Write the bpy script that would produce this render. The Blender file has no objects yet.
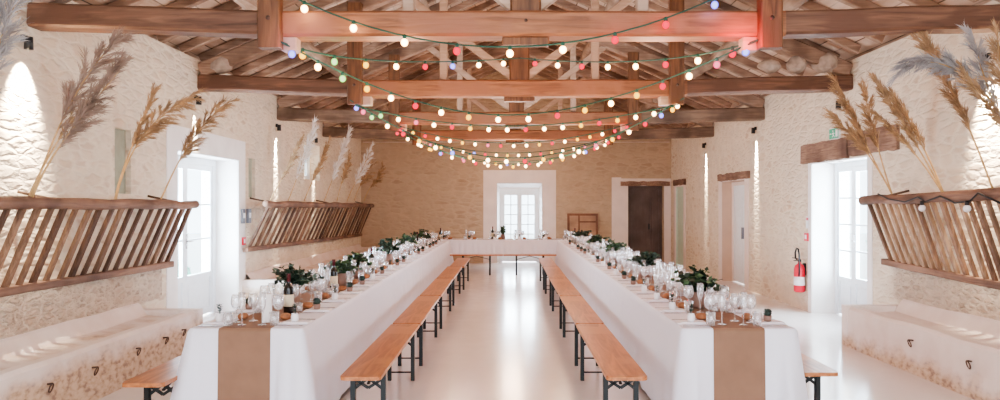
import bpy, bmesh, math, random
from mathutils import Vector, Matrix
random.seed(7)
PI = math.pi
scene = bpy.context.scene
C = scene.collection
F, VX, VY, H = 740.0, 508.0, 205.0, 1.6       # focal length (px), vanishing point, eye height
def at(px, py, d): return Vector(((px-VX)*d/F, d, H+(VY-py)*d/F))

# ------------------------------------------------------------------ materials
class NT:
    def __init__(s, name):
        s.m = bpy.data.materials.new(name); s.m.use_nodes = True
        s.t = s.m.node_tree; s.t.nodes.clear()
        s.out = s.n('ShaderNodeOutputMaterial')
    def n(s, ty, **kw):
        o = s.t.nodes.new(ty)
        for k, v in kw.items():
            if hasattr(o, k): setattr(o, k, v)
            else: o.inputs[k.replace('_', ' ')].default_value = v
        return o
    def l(s, a, b): s.t.links.new(a, b)
    def coords(s, scale, rot=(0,0,0)):
        tc = s.n('ShaderNodeTexCoord'); mp = s.n('ShaderNodeMapping')
        mp.inputs['Scale'].default_value = scale; mp.inputs['Rotation'].default_value = rot
        s.l(tc.outputs['Object'], mp.inputs['Vector']); return mp.outputs['Vector']
    def ramp(s, fac, stops):
        r = s.n('ShaderNodeValToRGB'); e = r.color_ramp.elements
        while len(e) < len(stops): e.new(0.5)
        for i, (p, c) in enumerate(stops):
            e[i].position = p; e[i].color = (c[0], c[1], c[2], 1)
        s.l(fac, r.inputs['Fac']); return r.outputs['Color']
    def mix(s, fac, a, b, bt='MIX'):
        m = s.n('ShaderNodeMix'); m.data_type = 'RGBA'; m.blend_type = bt
        if isinstance(fac, float): m.inputs[0].default_value = fac
        else: s.l(fac, m.inputs[0])
        for i, v in ((6, a), (7, b)):
            if isinstance(v, tuple): m.inputs[i].default_value = (*v, 1)
            else: s.l(v, m.inputs[i])
        return m.outputs[2]
    def bsdf(s, color=None, rough=0.6, **kw):
        b = s.n('ShaderNodeBsdfPrincipled')
        if isinstance(color, tuple): b.inputs['Base Color'].default_value = (*color, 1)
        elif color is not None: s.l(color, b.inputs['Base Color'])
        if isinstance(rough, float): b.inputs['Roughness'].default_value = rough
        else: s.l(rough, b.inputs['Roughness'])
        for k, v in kw.items(): b.inputs[k].default_value = v
        s.l(b.outputs[0], s.out.inputs['Surface']); return b
    def bump(s, b, h, strength, dist):
        u = s.n('ShaderNodeBump'); u.inputs['Strength'].default_value = strength; u.inputs['Distance'].default_value = dist
        s.l(h, u.inputs['Height']); s.l(u.outputs[0], b.inputs['Normal'])

def plain(name, col, rough=0.5, metal=0.0, var=0.12, sc=12):
    t = NT(name); v = t.coords((sc, sc, sc)); n = t.n('ShaderNodeTexNoise'); n.inputs['Scale'].default_value = 1.0
    t.l(v, n.inputs['Vector'])
    c = t.ramp(n.outputs['Fac'], [(0.3, tuple(x*(1-var) for x in col)), (0.7, tuple(min(1, x*(1+var)) for x in col))])
    t.bsdf(c, rough, Metallic=metal); return t.m

def wood(name, dark, light, axis='x', rough=0.5, sc=1.0, bump=0.35, patch=None):
    t = NT(name)
    s = {'x': (1.2, 14, 14), 'y': (14, 1.2, 14), 'z': (14, 14, 1.2)}[axis]
    v = t.coords(tuple(a*sc for a in s))
    n = t.n('ShaderNodeTexNoise'); n.inputs['Scale'].default_value = 1.6; n.inputs['Detail'].default_value = 6; n.inputs['Distortion'].default_value = 0.9
    t.l(v, n.inputs['Vector'])
    c = t.ramp(n.outputs['Fac'], [(0.25, dark), (0.5, tuple((a+b)/2 for a, b in zip(dark, light))), (0.75, light)])
    v2 = t.coords((1.3, 1.3, 1.3)); n2 = t.n('ShaderNodeTexNoise'); n2.inputs['Scale'].default_value = 1.5; n2.inputs['Detail'].default_value = 3
    t.l(v2, n2.inputs['Vector'])
    c = t.mix(t.ramp(n2.outputs['Fac'], [(0.35, (0, 0, 0)), (0.7, (1, 1, 1))]), c, tuple(x*0.62 for x in dark), 'MIX') if patch is None else \
        t.mix(t.ramp(n2.outputs['Fac'], [(0.52, (0, 0, 0)), (0.6, (1, 1, 1))]), c, patch)
    b = t.bsdf(c, rough); t.bump(b, n.outputs['Fac'], bump, 0.02); return t.m

def stone(name, cols, mortar, scale, plaster, cover=(0.45, 0.55), bump=0.8, dist=0.03, edges=(0.02, 0.22), warp=0.45):
    """irregular rubble stones partly covered by lime plaster"""
    t = NT(name); v = t.coords(scale)
    nz = t.n('ShaderNodeTexNoise'); nz.inputs['Scale'].default_value = 2.2; nz.inputs['Detail'].default_value = 6; t.l(v, nz.inputs['Vector'])
    ad = t.n('ShaderNodeVectorMath', operation='MULTIPLY_ADD'); t.l(nz.outputs['Color'], ad.inputs[0]); ad.inputs[1].default_value = (warp, warp, warp); t.l(v, ad.inputs[2])
    vo = t.n('ShaderNodeTexVoronoi', feature='DISTANCE_TO_EDGE'); t.l(ad.outputs[0], vo.inputs['Vector']); vo.inputs['Scale'].default_value = 1.0
    vc = t.n('ShaderNodeTexVoronoi', feature='F1'); t.l(ad.outputs[0], vc.inputs['Vector']); vc.inputs['Scale'].default_value = 1.0
    sx = t.n('ShaderNodeSeparateColor'); t.l(vc.outputs['Color'], sx.inputs[0])
    sc = t.ramp(sx.outputs[0], [(0.0, cols[0]), (0.5, cols[1]), (1.0, cols[2])])
    edge = t.ramp(vo.outputs['Distance'], [(edges[0], (0, 0, 0)), (edges[1], (1, 1, 1))])
    col = t.mix(edge, mortar, sc)
    v2 = t.coords((1, 1, 1)); n2 = t.n('ShaderNodeTexNoise'); n2.inputs['Scale'].default_value = 0.9; n2.inputs['Detail'].default_value = 8; n2.inputs['Roughness'].default_value = 0.65
    t.l(v2, n2.inputs['Vector'])
    cov = t.ramp(n2.outputs['Fac'], [(cover[0], (0, 0, 0)), (cover[1], (1, 1, 1))])
    n3 = t.n('ShaderNodeTexNoise'); n3.inputs['Scale'].default_value = 5; n3.inputs['Detail'].default_value = 8; t.l(v2, n3.inputs['Vector'])
    pl = t.ramp(n3.outputs['Fac'], [(0.3, tuple(x*0.86 for x in plaster)), (0.65, plaster)])
    m = t.n('ShaderNodeMath', operation='MULTIPLY'); t.l(cov, m.inputs[0]); m.inputs[1].default_value = 0.85
    col = t.mix(m.outputs[0], col, pl)
    b = t.bsdf(col, 0.85)
    h1 = t.n('ShaderNodeMath', operation='SUBTRACT'); t.l(edge, h1.inputs[0])
    h2 = t.n('ShaderNodeMath', operation='MULTIPLY'); t.l(cov, h2.inputs[0]); h2.inputs[1].default_value = 0.55; t.l(h2.outputs[0], h1.inputs[1])
    h3 = t.n('ShaderNodeMath', operation='MULTIPLY_ADD'); t.l(n3.outputs['Fac'], h3.inputs[0]); h3.inputs[1].default_value = 1.4; t.l(h1.outputs[0], h3.inputs[2])
    t.bump(b, h3.outputs[0], bump, dist); return t.m

def brick(name, c1, c2, mortar, plaster):
    """coursed limestone blocks seen on a wall in the XZ plane"""
    t = NT(name); tc = t.n('ShaderNodeTexCoord'); mp = t.n('ShaderNodeMapping'); mp.inputs['Rotation'].default_value = (PI/2, 0, 0)
    nz = t.n('ShaderNodeTexNoise'); nz.inputs['Scale'].default_value = 2.2; nz.inputs['Detail'].default_value = 4; t.l(tc.outputs['Object'], nz.inputs['Vector'])
    ad = t.n('ShaderNodeVectorMath', operation='MULTIPLY_ADD'); t.l(nz.outputs['Color'], ad.inputs[0]); ad.inputs[1].default_value = (0.16, 0.0, 0.16)
    t.l(tc.outputs['Object'], ad.inputs[2]); t.l(ad.outputs[0], mp.inputs['Vector'])
    br = t.n('ShaderNodeTexBrick'); t.l(mp.outputs[0], br.inputs['Vector']); br.inputs['Scale'].default_value = 1
    br.inputs['Brick Width'].default_value = 0.42; br.inputs['Row Height'].default_value = 0.17; br.inputs['Mortar Size'].default_value = 0.014; br.inputs['Mortar Smooth'].default_value = 0.5
    br.inputs['Color1'].default_value = (*c1, 1); br.inputs['Color2'].default_value = (*c2, 1); br.inputs['Mortar'].default_value = (*mortar, 1)
    n2 = t.n('ShaderNodeTexNoise'); n2.inputs['Scale'].default_value = 3.5; n2.inputs['Detail'].default_value = 8; n2.inputs['Roughness'].default_value = 0.7; t.l(tc.outputs['Object'], n2.inputs['Vector'])
    col = t.mix(t.ramp(n2.outputs['Fac'], [(0.40, (0, 0, 0)), (0.60, (1, 1, 1))]), br.outputs['Color'], plaster)
    b = t.bsdf(col, 0.9)
    h = t.n('ShaderNodeMath', operation='MULTIPLY_ADD'); t.l(n2.outputs['Fac'], h.inputs[0]); h.inputs[1].default_value = 1.5
    iv = t.n('ShaderNodeMath', operation='SUBTRACT'); iv.inputs[0].default_value = 1; t.l(br.outputs['Fac'], iv.inputs[1]); t.l(iv.outputs[0], h.inputs[2])
    t.bump(b, h.outputs[0], 0.7, 0.02); return t.m

def glassy(name, tint=(1, 1, 1), white=0.15, gloss=0.35, body=(0.95, 0.96, 1.0)):
    """thin clear glass: mostly transparent with fresnel reflections and a faint milky edge"""
    t = NT(name); tr = t.n('ShaderNodeBsdfTransparent'); tr.inputs[0].default_value = (*tint, 1)
    gl = t.n('ShaderNodeBsdfGlossy'); gl.inputs['Roughness'].default_value = 0.05; gl.inputs[0].default_value = (*body, 1)
    df = t.n('ShaderNodeBsdfDiffuse'); df.inputs[0].default_value = (*body, 1)
    lw = t.n('ShaderNodeLayerWeight'); lw.inputs['Blend'].default_value = gloss
    n = t.n('ShaderNodeTexNoise'); n.inputs['Scale'].default_value = 20
    m0 = t.n('ShaderNodeMixShader'); m0.inputs[0].default_value = 0.45; t.l(gl.outputs[0], m0.inputs[1]); t.l(df.outputs[0], m0.inputs[2])
    mx = t.n('ShaderNodeMath', operation='MAXIMUM'); t.l(lw.outputs['Facing'], mx.inputs[0])
    wm = t.n('ShaderNodeMath', operation='MULTIPLY'); t.l(n.outputs['Fac'], wm.inputs[0]); wm.inputs[1].default_value = white*2; t.l(wm.outputs[0], mx.inputs[1])
    m1 = t.n('ShaderNodeMixShader'); t.l(mx.outputs[0], m1.inputs[0]); t.l(tr.outputs[0], m1.inputs[1]); t.l(m0.outputs[0], m1.inputs[2])
    t.l(m1.outputs[0], t.out.inputs['Surface']); return t.m

def emit(name, col, s, core=None):
    t = NT(name); e = t.n('ShaderNodeEmission'); e.inputs[0].default_value = (*col, 1); e.inputs[1].default_value = s
    if core:       # hot filament seen through coloured glass: bright where the glass faces you
        lw = t.n('ShaderNodeLayerWeight'); lw.inputs['Blend'].default_value = 0.5
        cc = t.ramp(lw.outputs['Facing'], [(0.12, core), (0.62, col)]); t.l(cc, e.inputs[0])
    t.l(e.outputs[0], t.out.inputs['Surface']); t.m.cycles.emission_sampling = 'NONE'; return t.m

M = {}
M['stone_white'] = stone('limewashed_rubble', [(0.72, 0.57, 0.42), (0.80, 0.67, 0.52), (0.58, 0.42, 0.29)], (0.83, 0.72, 0.58), (4.2, 4.2, 11.5), (0.84, 0.725, 0.59), (0.36, 0.56), 0.6, 0.022)
M['stone_brown'] = stone('exposed_rubble', [(0.56, 0.42, 0.31), (0.68, 0.54, 0.42), (0.42, 0.30, 0.22)], (0.72, 0.60, 0.48), (6.5, 6.5, 15), (0.80, 0.68, 0.56), (0.46, 0.64), 0.9, 0.03, edges=(0.03, 0.30), warp=0.9)
M['stone_back'] = stone('ochre_limestone', [(0.46, 0.32, 0.215), (0.60, 0.45, 0.32), (0.39, 0.265, 0.18)], (0.58, 0.43, 0.305), (3.4, 3.4, 9.0), (0.575, 0.43, 0.305), (0.30, 0.54), 0.55, 0.022, edges=(0.02, 0.22), warp=0.35)
M['plaster'] = plain('pale_plaster', (0.86, 0.74, 0.68), 0.8, var=0.05, sc=3)
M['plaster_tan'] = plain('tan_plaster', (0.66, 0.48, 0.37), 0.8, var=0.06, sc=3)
M['plaster_white'] = plain('white_plaster', (0.90, 0.86, 0.84), 0.8, var=0.05, sc=3)
M['trough'] = None
M['paint_white'] = plain('white_joinery_paint', (0.84, 0.88, 0.92), 0.35, var=0.03)
M['paint_green'] = plain('pale_green_paint', (0.60, 0.72, 0.60), 0.5, var=0.05)
M['door_brown'] = wood('dark_brown_door', (0.13, 0.080, 0.066), (0.18, 0.115, 0.095), 'z', 0.45)
M['beam_bulb_lit'] = wood('bulb_lit_oak_beam', (0.16, 0.062, 0.03), (0.44, 0.19, 0.09), 'x', 0.55, patch=(0.33, 0.14, 0.075))  # oak of the centre tie beam, orange light of the bulbs painted in
M['beam_brown'] = wood('brown_oak_beam', (0.08, 0.036, 0.022), (0.27, 0.135, 0.082), 'x', 0.6, patch=(0.14, 0.066, 0.04))
M['beam_post'] = wood('oak_post', (0.075, 0.03, 0.014), (0.26, 0.115, 0.052), 'z', 0.55, patch=(0.15, 0.065, 0.03))
M['beam_grey'] = wood('aged_grey_oak', (0.15, 0.09, 0.06), (0.36, 0.24, 0.17), 'x', 0.7)
M['strut_pale'] = wood('pale_planed_wood', (0.38, 0.24, 0.16), (0.62, 0.45, 0.34), 'x', 0.6, sc=0.7, patch=(0.52, 0.36, 0.27))
M['rafter'] = wood('rafter_wood', (0.27, 0.16, 0.11), (0.62, 0.44, 0.33), 'x', 0.7)
M['log'] = wood('peeled_log', (0.28, 0.17, 0.11), (0.58, 0.44, 0.34), 'y', 0.7)
M['rack'] = wood('weathered_rack_wood', (0.16, 0.085, 0.06), (0.42, 0.25, 0.17), 'y', 0.65)
M['slat_gold'] = wood('split_golden_slat', (0.26, 0.15, 0.09), (0.60, 0.42, 0.28), 'z', 0.65, sc=1.4)
M['slat_dark'] = wood('dark_slat', (0.075, 0.038, 0.026), (0.24, 0.13, 0.08), 'z', 0.65, sc=1.4)
M['slat'] = wood('weathered_slat', (0.15, 0.08, 0.05), (0.44, 0.27, 0.17), 'z', 0.65, sc=1.4)
M['bench'] = wood('varnished_orange_pine', (0.28, 0.09, 0.03), (0.60, 0.24, 0.095), 'y', 0.28, bump=0.08, patch=(0.52, 0.22, 0.09))
M['lintel'] = wood('rough_lintel', (0.20, 0.11, 0.08), (0.48, 0.31, 0.22), 'y', 0.8, sc=1.5, bump=0.8)
M['metal_dark'] = plain('dark_green_steel', (0.010, 0.014, 0.016), 0.4, 0.2)
M['black'] = plain('black_metal', (0.015, 0.015, 0.017), 0.45)
M['iron'] = plain('rusty_iron', (0.12, 0.075, 0.058), 0.6, 0.4, 0.3)
M['kraft'] = plain('kraft_paper', (0.245, 0.132, 0.082), 0.75, var=0.06, sc=9)
M['cord_green'] = plain('green_cord', (0.015, 0.09, 0.06), 0.5)
M['leaf_dark'] = plain('dark_foliage', (0.018, 0.042, 0.024), 0.5, var=0.5, sc=20)
M['leaf_mid'] = plain('mid_foliage', (0.07, 0.13, 0.06), 0.5, var=0.5, sc=20)
M['leaf_sage'] = plain('sage_foliage', (0.10, 0.15, 0.12), 0.5, var=0.3, sc=20)
M['sprig'] = plain('dark_sprig', (0.03, 0.055, 0.045), 0.6, var=0.5, sc=30)
M['vase'] = plain('dusky_pink_ceramic', (0.27, 0.16, 0.125), 0.4)
M['jar'] = plain('white_ceramic', (0.86, 0.82, 0.84), 0.3, var=0.03)
M['napkin'] = plain('pale_linen', (0.80, 0.74, 0.77), 0.9, var=0.04)
M['bread'] = plain('baked_crust', (0.36, 0.15, 0.07), 0.6, var=0.35, sc=25)
M['steel'] = plain('cutlery_steel', (0.55, 0.52, 0.52), 0.25, 0.9)
M['wax'] = plain('white_wax', (0.92, 0.88, 0.88), 0.4, var=0.02)
M['bottle'] = plain('dark_bottle_glass', (0.012, 0.010, 0.010), 0.08, var=0.2)
M['label'] = plain('cream_label', (0.72, 0.62, 0.46), 0.6, var=0.1)
M['foil'] = plain('dark_red_foil', (0.09, 0.015, 0.02), 0.35)
M['red'] = plain('signal_red', (0.72, 0.015, 0.05), 0.3, var=0.05)
M['white'] = plain('white_plastic', (0.88, 0.88, 0.9), 0.4, var=0.02)
M['grey'] = plain('grey_plastic', (0.22, 0.24, 0.29), 0.4, var=0.05)
M['niche'] = plain('grey_green_shutter', (0.36, 0.37, 0.29), 0.7, var=0.06)
M['frame_wood'] = wood('reddish_frame_wood', (0.22, 0.09, 0.05), (0.36, 0.17, 0.09), 'z', 0.5)
M['panel_wood'] = wood('plywood_panel', (0.50, 0.30, 0.19), (0.62, 0.40, 0.27), 'x', 0.6)
M['glass'] = glassy('clear_table_glass', white=0.20, gloss=0.42)
M['carafe'] = glassy('milky_carafe_glass', white=0.34, gloss=0.5)
M['pane'] = glassy('window_pane', tint=(0.93, 0.98, 1.0), white=0.02, gloss=0.08)
M['gold'] = plain('dry_golden_stem', (0.56, 0.36, 0.17), 0.8, var=0.2)
M['plume_brown'] = plain('golden_brown_plume', (0.44, 0.285, 0.165), 0.9, var=0.35, sc=9)
M['plume_grey'] = plain('grey_mauve_plume', (0.38, 0.27, 0.215), 0.9, var=0.25, sc=9)
M['plume_blue'] = plain('blue_grey_plume', (0.43, 0.40, 0.395), 0.9, var=0.2, sc=9)
M['plume_white'] = plain('pale_plume', (0.84, 0.78, 0.74), 0.9, var=0.15, sc=9)
M['gravel'] = plain('pale_gravel', (0.72, 0.70, 0.66), 0.9, var=0.12, sc=8)
M['shrub'] = plain('garden_green', (0.03, 0.38, 0.24), 0.7, var=0.5, sc=9)
M['globe'] = plain('unlit_globe_glass', (0.86, 0.84, 0.86), 0.15, var=0.02)

def cloth_mat():
    t = NT('white_table_linen'); v = t.coords((2.2, 2.2, 5)); n = t.n('ShaderNodeTexNoise'); n.inputs['Scale'].default_value = 1.2; n.inputs['Detail'].default_value = 4
    t.l(v, n.inputs['Vector']); b = t.bsdf((0.80, 0.775, 0.86), 0.85); t.bump(b, n.outputs['Fac'], 0.3, 0.05); return t.m
M['cloth'] = cloth_mat()
def floor_mat():
    t = NT('glossy_pale_resin_floor'); v = t.coords((1, 1, 1))
    n = t.n('ShaderNodeTexNoise'); n.inputs['Scale'].default_value = 0.8; n.inputs['Detail'].default_value = 6; t.l(v, n.inputs['Vector'])
    c = t.ramp(n.outputs['Fac'], [(0.3, (0.80, 0.745, 0.735)), (0.7, (0.87, 0.825, 0.815))])
    n2 = t.n('ShaderNodeTexNoise'); n2.inputs['Scale'].default_value = 5; n2.inputs['Detail'].default_value = 5; t.l(v, n2.inputs['Vector'])
    r = t.n('ShaderNodeMapRange'); t.l(n2.outputs['Fac'], r.inputs[0]); r.inputs[3].default_value = 0.14; r.inputs[4].default_value = 0.27
    b = t.bsdf(c, r.outputs[0]); b.inputs['Coat Weight'].default_value = 0.3; b.inputs['Coat Roughness'].default_value = 0.12
    return t.m
M['floor'] = floor_mat()
def ceiling_mat():
    t = NT('old_roof_boards'); tc = t.n('ShaderNodeTexCoord'); mp = t.n('ShaderNodeMapping'); t.l(tc.outputs['Object'], mp.inputs['Vector'])
    mp.inputs['Rotation'].default_value = (0, 0, PI/2)
    br = t.n('ShaderNodeTexBrick'); t.l(mp.outputs[0], br.inputs['Vector']); br.inputs['Scale'].default_value = 1
    br.inputs['Brick Width'].default_value = 2.6; br.inputs['Row Height'].default_value = 0.2; br.inputs['Mortar Size'].default_value = 0.008
    br.inputs['Color1'].default_value = (0.40, 0.25, 0.17, 1); br.inputs['Color2'].default_value = (0.66, 0.50, 0.39, 1); br.inputs['Mortar'].default_value = (0.09, 0.05, 0.03, 1)
    n = t.n('ShaderNodeTexNoise'); n.inputs['Scale'].default_value = 1; n.inputs['Detail'].default_value = 6
    v = t.coords((9, 1.5, 9)); t.l(v, n.inputs['Vector'])
    c = t.mix(t.ramp(n.outputs['Fac'], [(0.4, (0, 0, 0)), (0.75, (1, 1, 1))]), br.outputs['Color'], (0.68, 0.53, 0.42))
    t.bsdf(c, 0.8); return t.m
M['ceiling'] = ceiling_mat()
def trough_mat(lo):
    """limewashed masonry, bare stones showing along the foot"""
    t = NT('limewashed_trough'); v = t.coords((9, 9, 15))
    nn = t.n('ShaderNodeTexNoise'); t.l(v, nn.inputs['Vector']); nn.inputs['Scale'].default_value = 1.6; nn.inputs['Detail'].default_value = 5
    st = t.ramp(nn.outputs['Fac'], [(0.34, (0.36, 0.24, 0.19)), (0.44, (0.58, 0.41, 0.28)), (0.60, (0.70, 0.54, 0.41))])
    tc = t.n('ShaderNodeTexCoord'); sx = t.n('ShaderNodeSeparateXYZ'); t.l(tc.outputs['Object'], sx.inputs[0])
    n = t.n('ShaderNodeTexNoise'); n.inputs['Scale'].default_value = 3; n.inputs['Detail'].default_value = 8; t.l(tc.outputs['Object'], n.inputs['Vector'])
    a = t.n('ShaderNodeMath', operation='MULTIPLY_ADD'); t.l(n.outputs['Fac'], a.inputs[0]); a.inputs[1].default_value = 0.35; t.l(sx.outputs['Z'], a.inputs[2])
    k = t.ramp(a.outputs[0], [(lo, (0, 0, 0)), (lo+0.13, (1, 1, 1))])
    wh = t.ramp(n.outputs['Fac'], [(0.3, (0.80, 0.68, 0.62)), (0.7, (0.90, 0.81, 0.77))])
    c = t.mix(k, st, wh); b = t.bsdf(c, 0.8); t.bump(b, n.outputs['Fac'], 0.6, 0.03); return t.m
M['trough'] = trough_mat(0.45); M['trough_low'] = trough_mat(0.225)

# ------------------------------------------------------------------ mesh building
class MB:
    def __init__(s): s.v = []; s.f = []; s.sm = []
    def add(s, vs, fs, smooth=False):
        o = len(s.v); s.v += [tuple(v) for v in vs]; s.f += [tuple(i+o for i in f) for f in fs]; s.sm += [smooth]*len(fs); return s
    def box(s, a, b, mat=None):
        x0, y0, z0 = a; x1, y1, z1 = b
        vs = [Vector(p) for p in ((x0,y0,z0),(x1,y0,z0),(x1,y1,z0),(x0,y1,z0),(x0,y0,z1),(x1,y0,z1),(x1,y1,z1),(x0,y1,z1))]
        if mat: vs = [mat @ v for v in vs]
        return s.add(vs, [(0,3,2,1),(4,5,6,7),(0,1,5,4),(1,2,6,5),(2,3,7,6),(3,0,4,7)])
    def bar(s, p, q, w, h, up=(0, 0, 1), jit=0.0):
        """rectangular timber from p to q, width w (sideways), height h (along up), edges chamfered"""
        p = Vector(p); q = Vector(q); d = (q-p).normalized(); u = Vector(up); sd = d.cross(u).normalized(); u = sd.cross(d).normalized()
        c = min(w, h)*0.1; a, b = w/2, h/2
        ring = [(-a+c,-b),(a-c,-b),(a,-b+c),(a,b-c),(a-c,b),(-a+c,b),(-a,b-c),(-a,-b+c)]
        n = max(1, int((q-p).length/0.5)) if jit else 1; vs = []
        for i in range(n+1):
            o = p.lerp(q, i/n) + (sd*random.uniform(-jit, jit) + u*random.uniform(-jit, jit))*(1 if 0 < i < n else 0)
            vs += [o + sd*x + u*y for x, y in ring]
        fs = [(i*8+j, i*8+(j+1)%8, (i+1)*8+(j+1)%8, (i+1)*8+j) for i in range(n) for j in range(8)]
        fs += [tuple(range(7, -1, -1)), tuple(range(n*8, n*8+8))]
        return s.add(vs, fs)
    def tube(s, pts, r, seg=8, cap=True, smooth=True):
        pts = [Vector(p) for p in pts]; n = len(pts); rs = r if isinstance(r, (list, tuple)) else [r]*n
        vs = []; pu = None
        for i, p in enumerate(pts):
            d = (pts[min(i+1, n-1)] - pts[max(i-1, 0)]).normalized()
            if pu is None: pu = Vector((0, 0, 1)) if abs(d.z) < 0.9 else Vector((1, 0, 0))
            sd = d.cross(pu).normalized(); u = sd.cross(d).normalized(); pu = u
            vs += [p + (sd*math.cos(2*PI*k/seg) + u*math.sin(2*PI*k/seg))*rs[i] for k in range(seg)]
        fs = [(i*seg+j, i*seg+(j+1)%seg, (i+1)*seg+(j+1)%seg, (i+1)*seg+j) for i in range(n-1) for j in range(seg)]
        if cap: fs += [tuple(range(seg-1, -1, -1)), tuple(range((n-1)*seg, n*seg))]
        return s.add(vs, fs, smooth)
    def lathe(s, prof, seg=12, c=(0, 0, 0), smooth=True):
        c = Vector(c); vs = []; n = len(prof)
        for r, z in prof: vs += [c + Vector((r*math.cos(2*PI*k/seg), r*math.sin(2*PI*k/seg), z)) for k in range(seg)]
        fs = [(i*seg+j, i*seg+(j+1)%seg, (i+1)*seg+(j+1)%seg, (i+1)*seg+j) for i in range(n-1) for j in range(seg)]
        if prof[0][0] > 0.001: fs.append(tuple(range(seg-1, -1, -1)))
        if prof[-1][0] > 0.001 and prof[-1][1] >= prof[0][1]: fs.append(tuple(range((n-1)*seg, n*seg)))
        return s.add(vs, fs, smooth)
    def grid(s, fn, nu, nv, smooth=True):
        vs = [fn(i/nu, j/nv) for i in range(nu+1) for j in range(nv+1)]
        return s.add(vs, [(i*(nv+1)+j, (i+1)*(nv+1)+j, (i+1)*(nv+1)+j+1, i*(nv+1)+j+1) for i in range(nu) for j in range(nv)], smooth)
    def mesh(s, name, mat):
        me = bpy.data.meshes.new(name); me.from_pydata(s.v, [], s.f); me.polygons.foreach_set('use_smooth', s.sm); me.update()
        me.materials.append(mat); return me
    def build(s, name, mat, parent=None, loc=None):
        o = bpy.data.objects.new(name, s.mesh(name, M[mat] if isinstance(mat, str) else mat)); C.objects.link(o)
        if parent: o.parent = parent
        if loc is not None: o.location = loc
        return o

def tag(o, label, cat, group=None, kind=None):
    o['label'] = label; o['category'] = cat
    if group: o['group'] = group
    if kind: o['kind'] = kind
    return o
def empty(name, loc=(0, 0, 0), rz=0.0):
    o = bpy.data.objects.new(name, None); o.empty_display_size = 0.1; C.objects.link(o); o.location = loc; o.rotation_euler = (0, 0, rz); return o
def thing(name, label, cat, loc=(0, 0, 0), rz=0.0, group=None): return tag(empty(name, loc, rz), label, cat, group)
KIDS = {}
def copy_tree(o, parent=None):
    c = o.copy(); C.objects.link(c)
    if parent: c.parent = parent
    kids = KIDS.get(o.name)
    if kids is None: kids = KIDS[o.name] = [k for k in bpy.data.objects if k.parent == o]
    for ch in kids: copy_tree(ch, c)
    return c
class Proto:
    """first use moves the original, later uses copy it"""
    def __init__(s, make): s.make = make; s.o = None
    def put(s, loc, label, cat, group, rz=0.0, sc=1.0):
        if s.o is None: s.o = s.make(); o = s.o
        else: o = copy_tree(s.o)
        o.location = loc; o.rotation_euler = (0, 0, rz); o.scale = (sc, sc, sc); tag(o, label, cat, group); return o
def struct(o): o['kind'] = 'structure'; return o

# ------------------------------------------------------------------ room shell
XL, XR, YB, Y0 = -4.05, 4.5, 20.4, -1.2
EAVE, RIDGE, XC, TW = 3.50, 5.45, 0.15, 0.55
def roof_z(x): return RIDGE - (RIDGE-EAVE)*abs(x-XC)/(XR-XC)
struct(MB().box((XL-TW, Y0, -0.1), (XR+TW, YB+TW, 0)).build('floor', 'floor'))
def wall_cells(lo, hi, y0, y1, z1, holes, axis):
    """wall slab with rectangular holes (a0,a1,z0,z1); axis 'x' wall faces x"""
    m = MB(); A = sorted({y0, y1, *[h[0] for h in holes], *[h[1] for h in holes]}); Z = sorted({0, z1, *[h[2] for h in holes], *[h[3] for h in holes]})
    for a0, a1 in zip(A, A[1:]):
        run = None
        for z0, zz in zip(Z, Z[1:]):
            mid = ((a0+a1)/2, (z0+zz)/2)
            if any(h[0] < mid[0] < h[1] and h[2] < mid[1] < h[3] for h in holes): continue
            if axis == 'x': m.box((lo, a0, z0), (hi, a1, zz))
            else: m.box((a0, lo, z0), (a1, hi, zz))
    return m
LD = (9.05, 11.1, 0, 2.27)                       # left glazed door opening
LN1 = (7.62, 7.95, 1.72, 2.40); LN2 = (11.55, 11.86, 1.72, 2.34); LW = (14.7, 15.9, 2.12, 2.86)
struct(wall_cells(XL-TW, XL, Y0, YB, EAVE, [LD, LN1, LN2, LW], 'x').build('wall_left', 'stone_white'))
RD = (9.25, 10.95, 0, 2.22); RD2 = (14.05, 15.56, 0, 2.08); RD3 = (18.95, 19.85, 0, 2.08)
struct(wall_cells(XR, XR+TW, Y0, YB, EAVE, [RD, RD2, RD3], 'x').build('wall_right', 'stone_white'))
BWN = (-0.30, 0.94, 0, 2.2); BD = (3.31, 4.30, 0, 2.13)
bw = wall_cells(YB, YB+TW, XL-TW, XR+TW, EAVE, [BWN, BD], 'y')
a, b, c = (XL-TW, EAVE), (XC, RIDGE+0.02), (XR+TW, EAVE)
bw.add([(a[0], YB, a[1]), (b[0], YB, b[1]), (c[0], YB, c[1]), (a[0], YB+TW, a[1]), (b[0], YB+TW, b[1]), (c[0], YB+TW, c[1])], [(0, 2, 1), (3, 4, 5), (0, 1, 4, 3), (1, 2, 5, 4)])
struct(bw.build('wall_back', 'stone_back'))
ceil = MB()
for sx in (-1, 1):
    xe = XC + sx*(XR+TW-XC+0.1); zz = roof_z(xe)+0.12
    ceil.add([(XC, Y0, RIDGE+0.12), (xe, Y0, zz), (xe, YB+TW, zz), (XC, YB+TW, RIDGE+0.12), (XC, Y0, RIDGE+0.18), (xe, Y0, zz+0.06), (xe, YB+TW, zz+0.06), (XC, YB+TW, RIDGE+0.18)],
             [(0,1,2,3),(4,7,6,5),(0,4,5,1),(1,5,6,2),(2,6,7,3)])
struct(ceil.build('ceiling', 'ceiling'))
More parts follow.
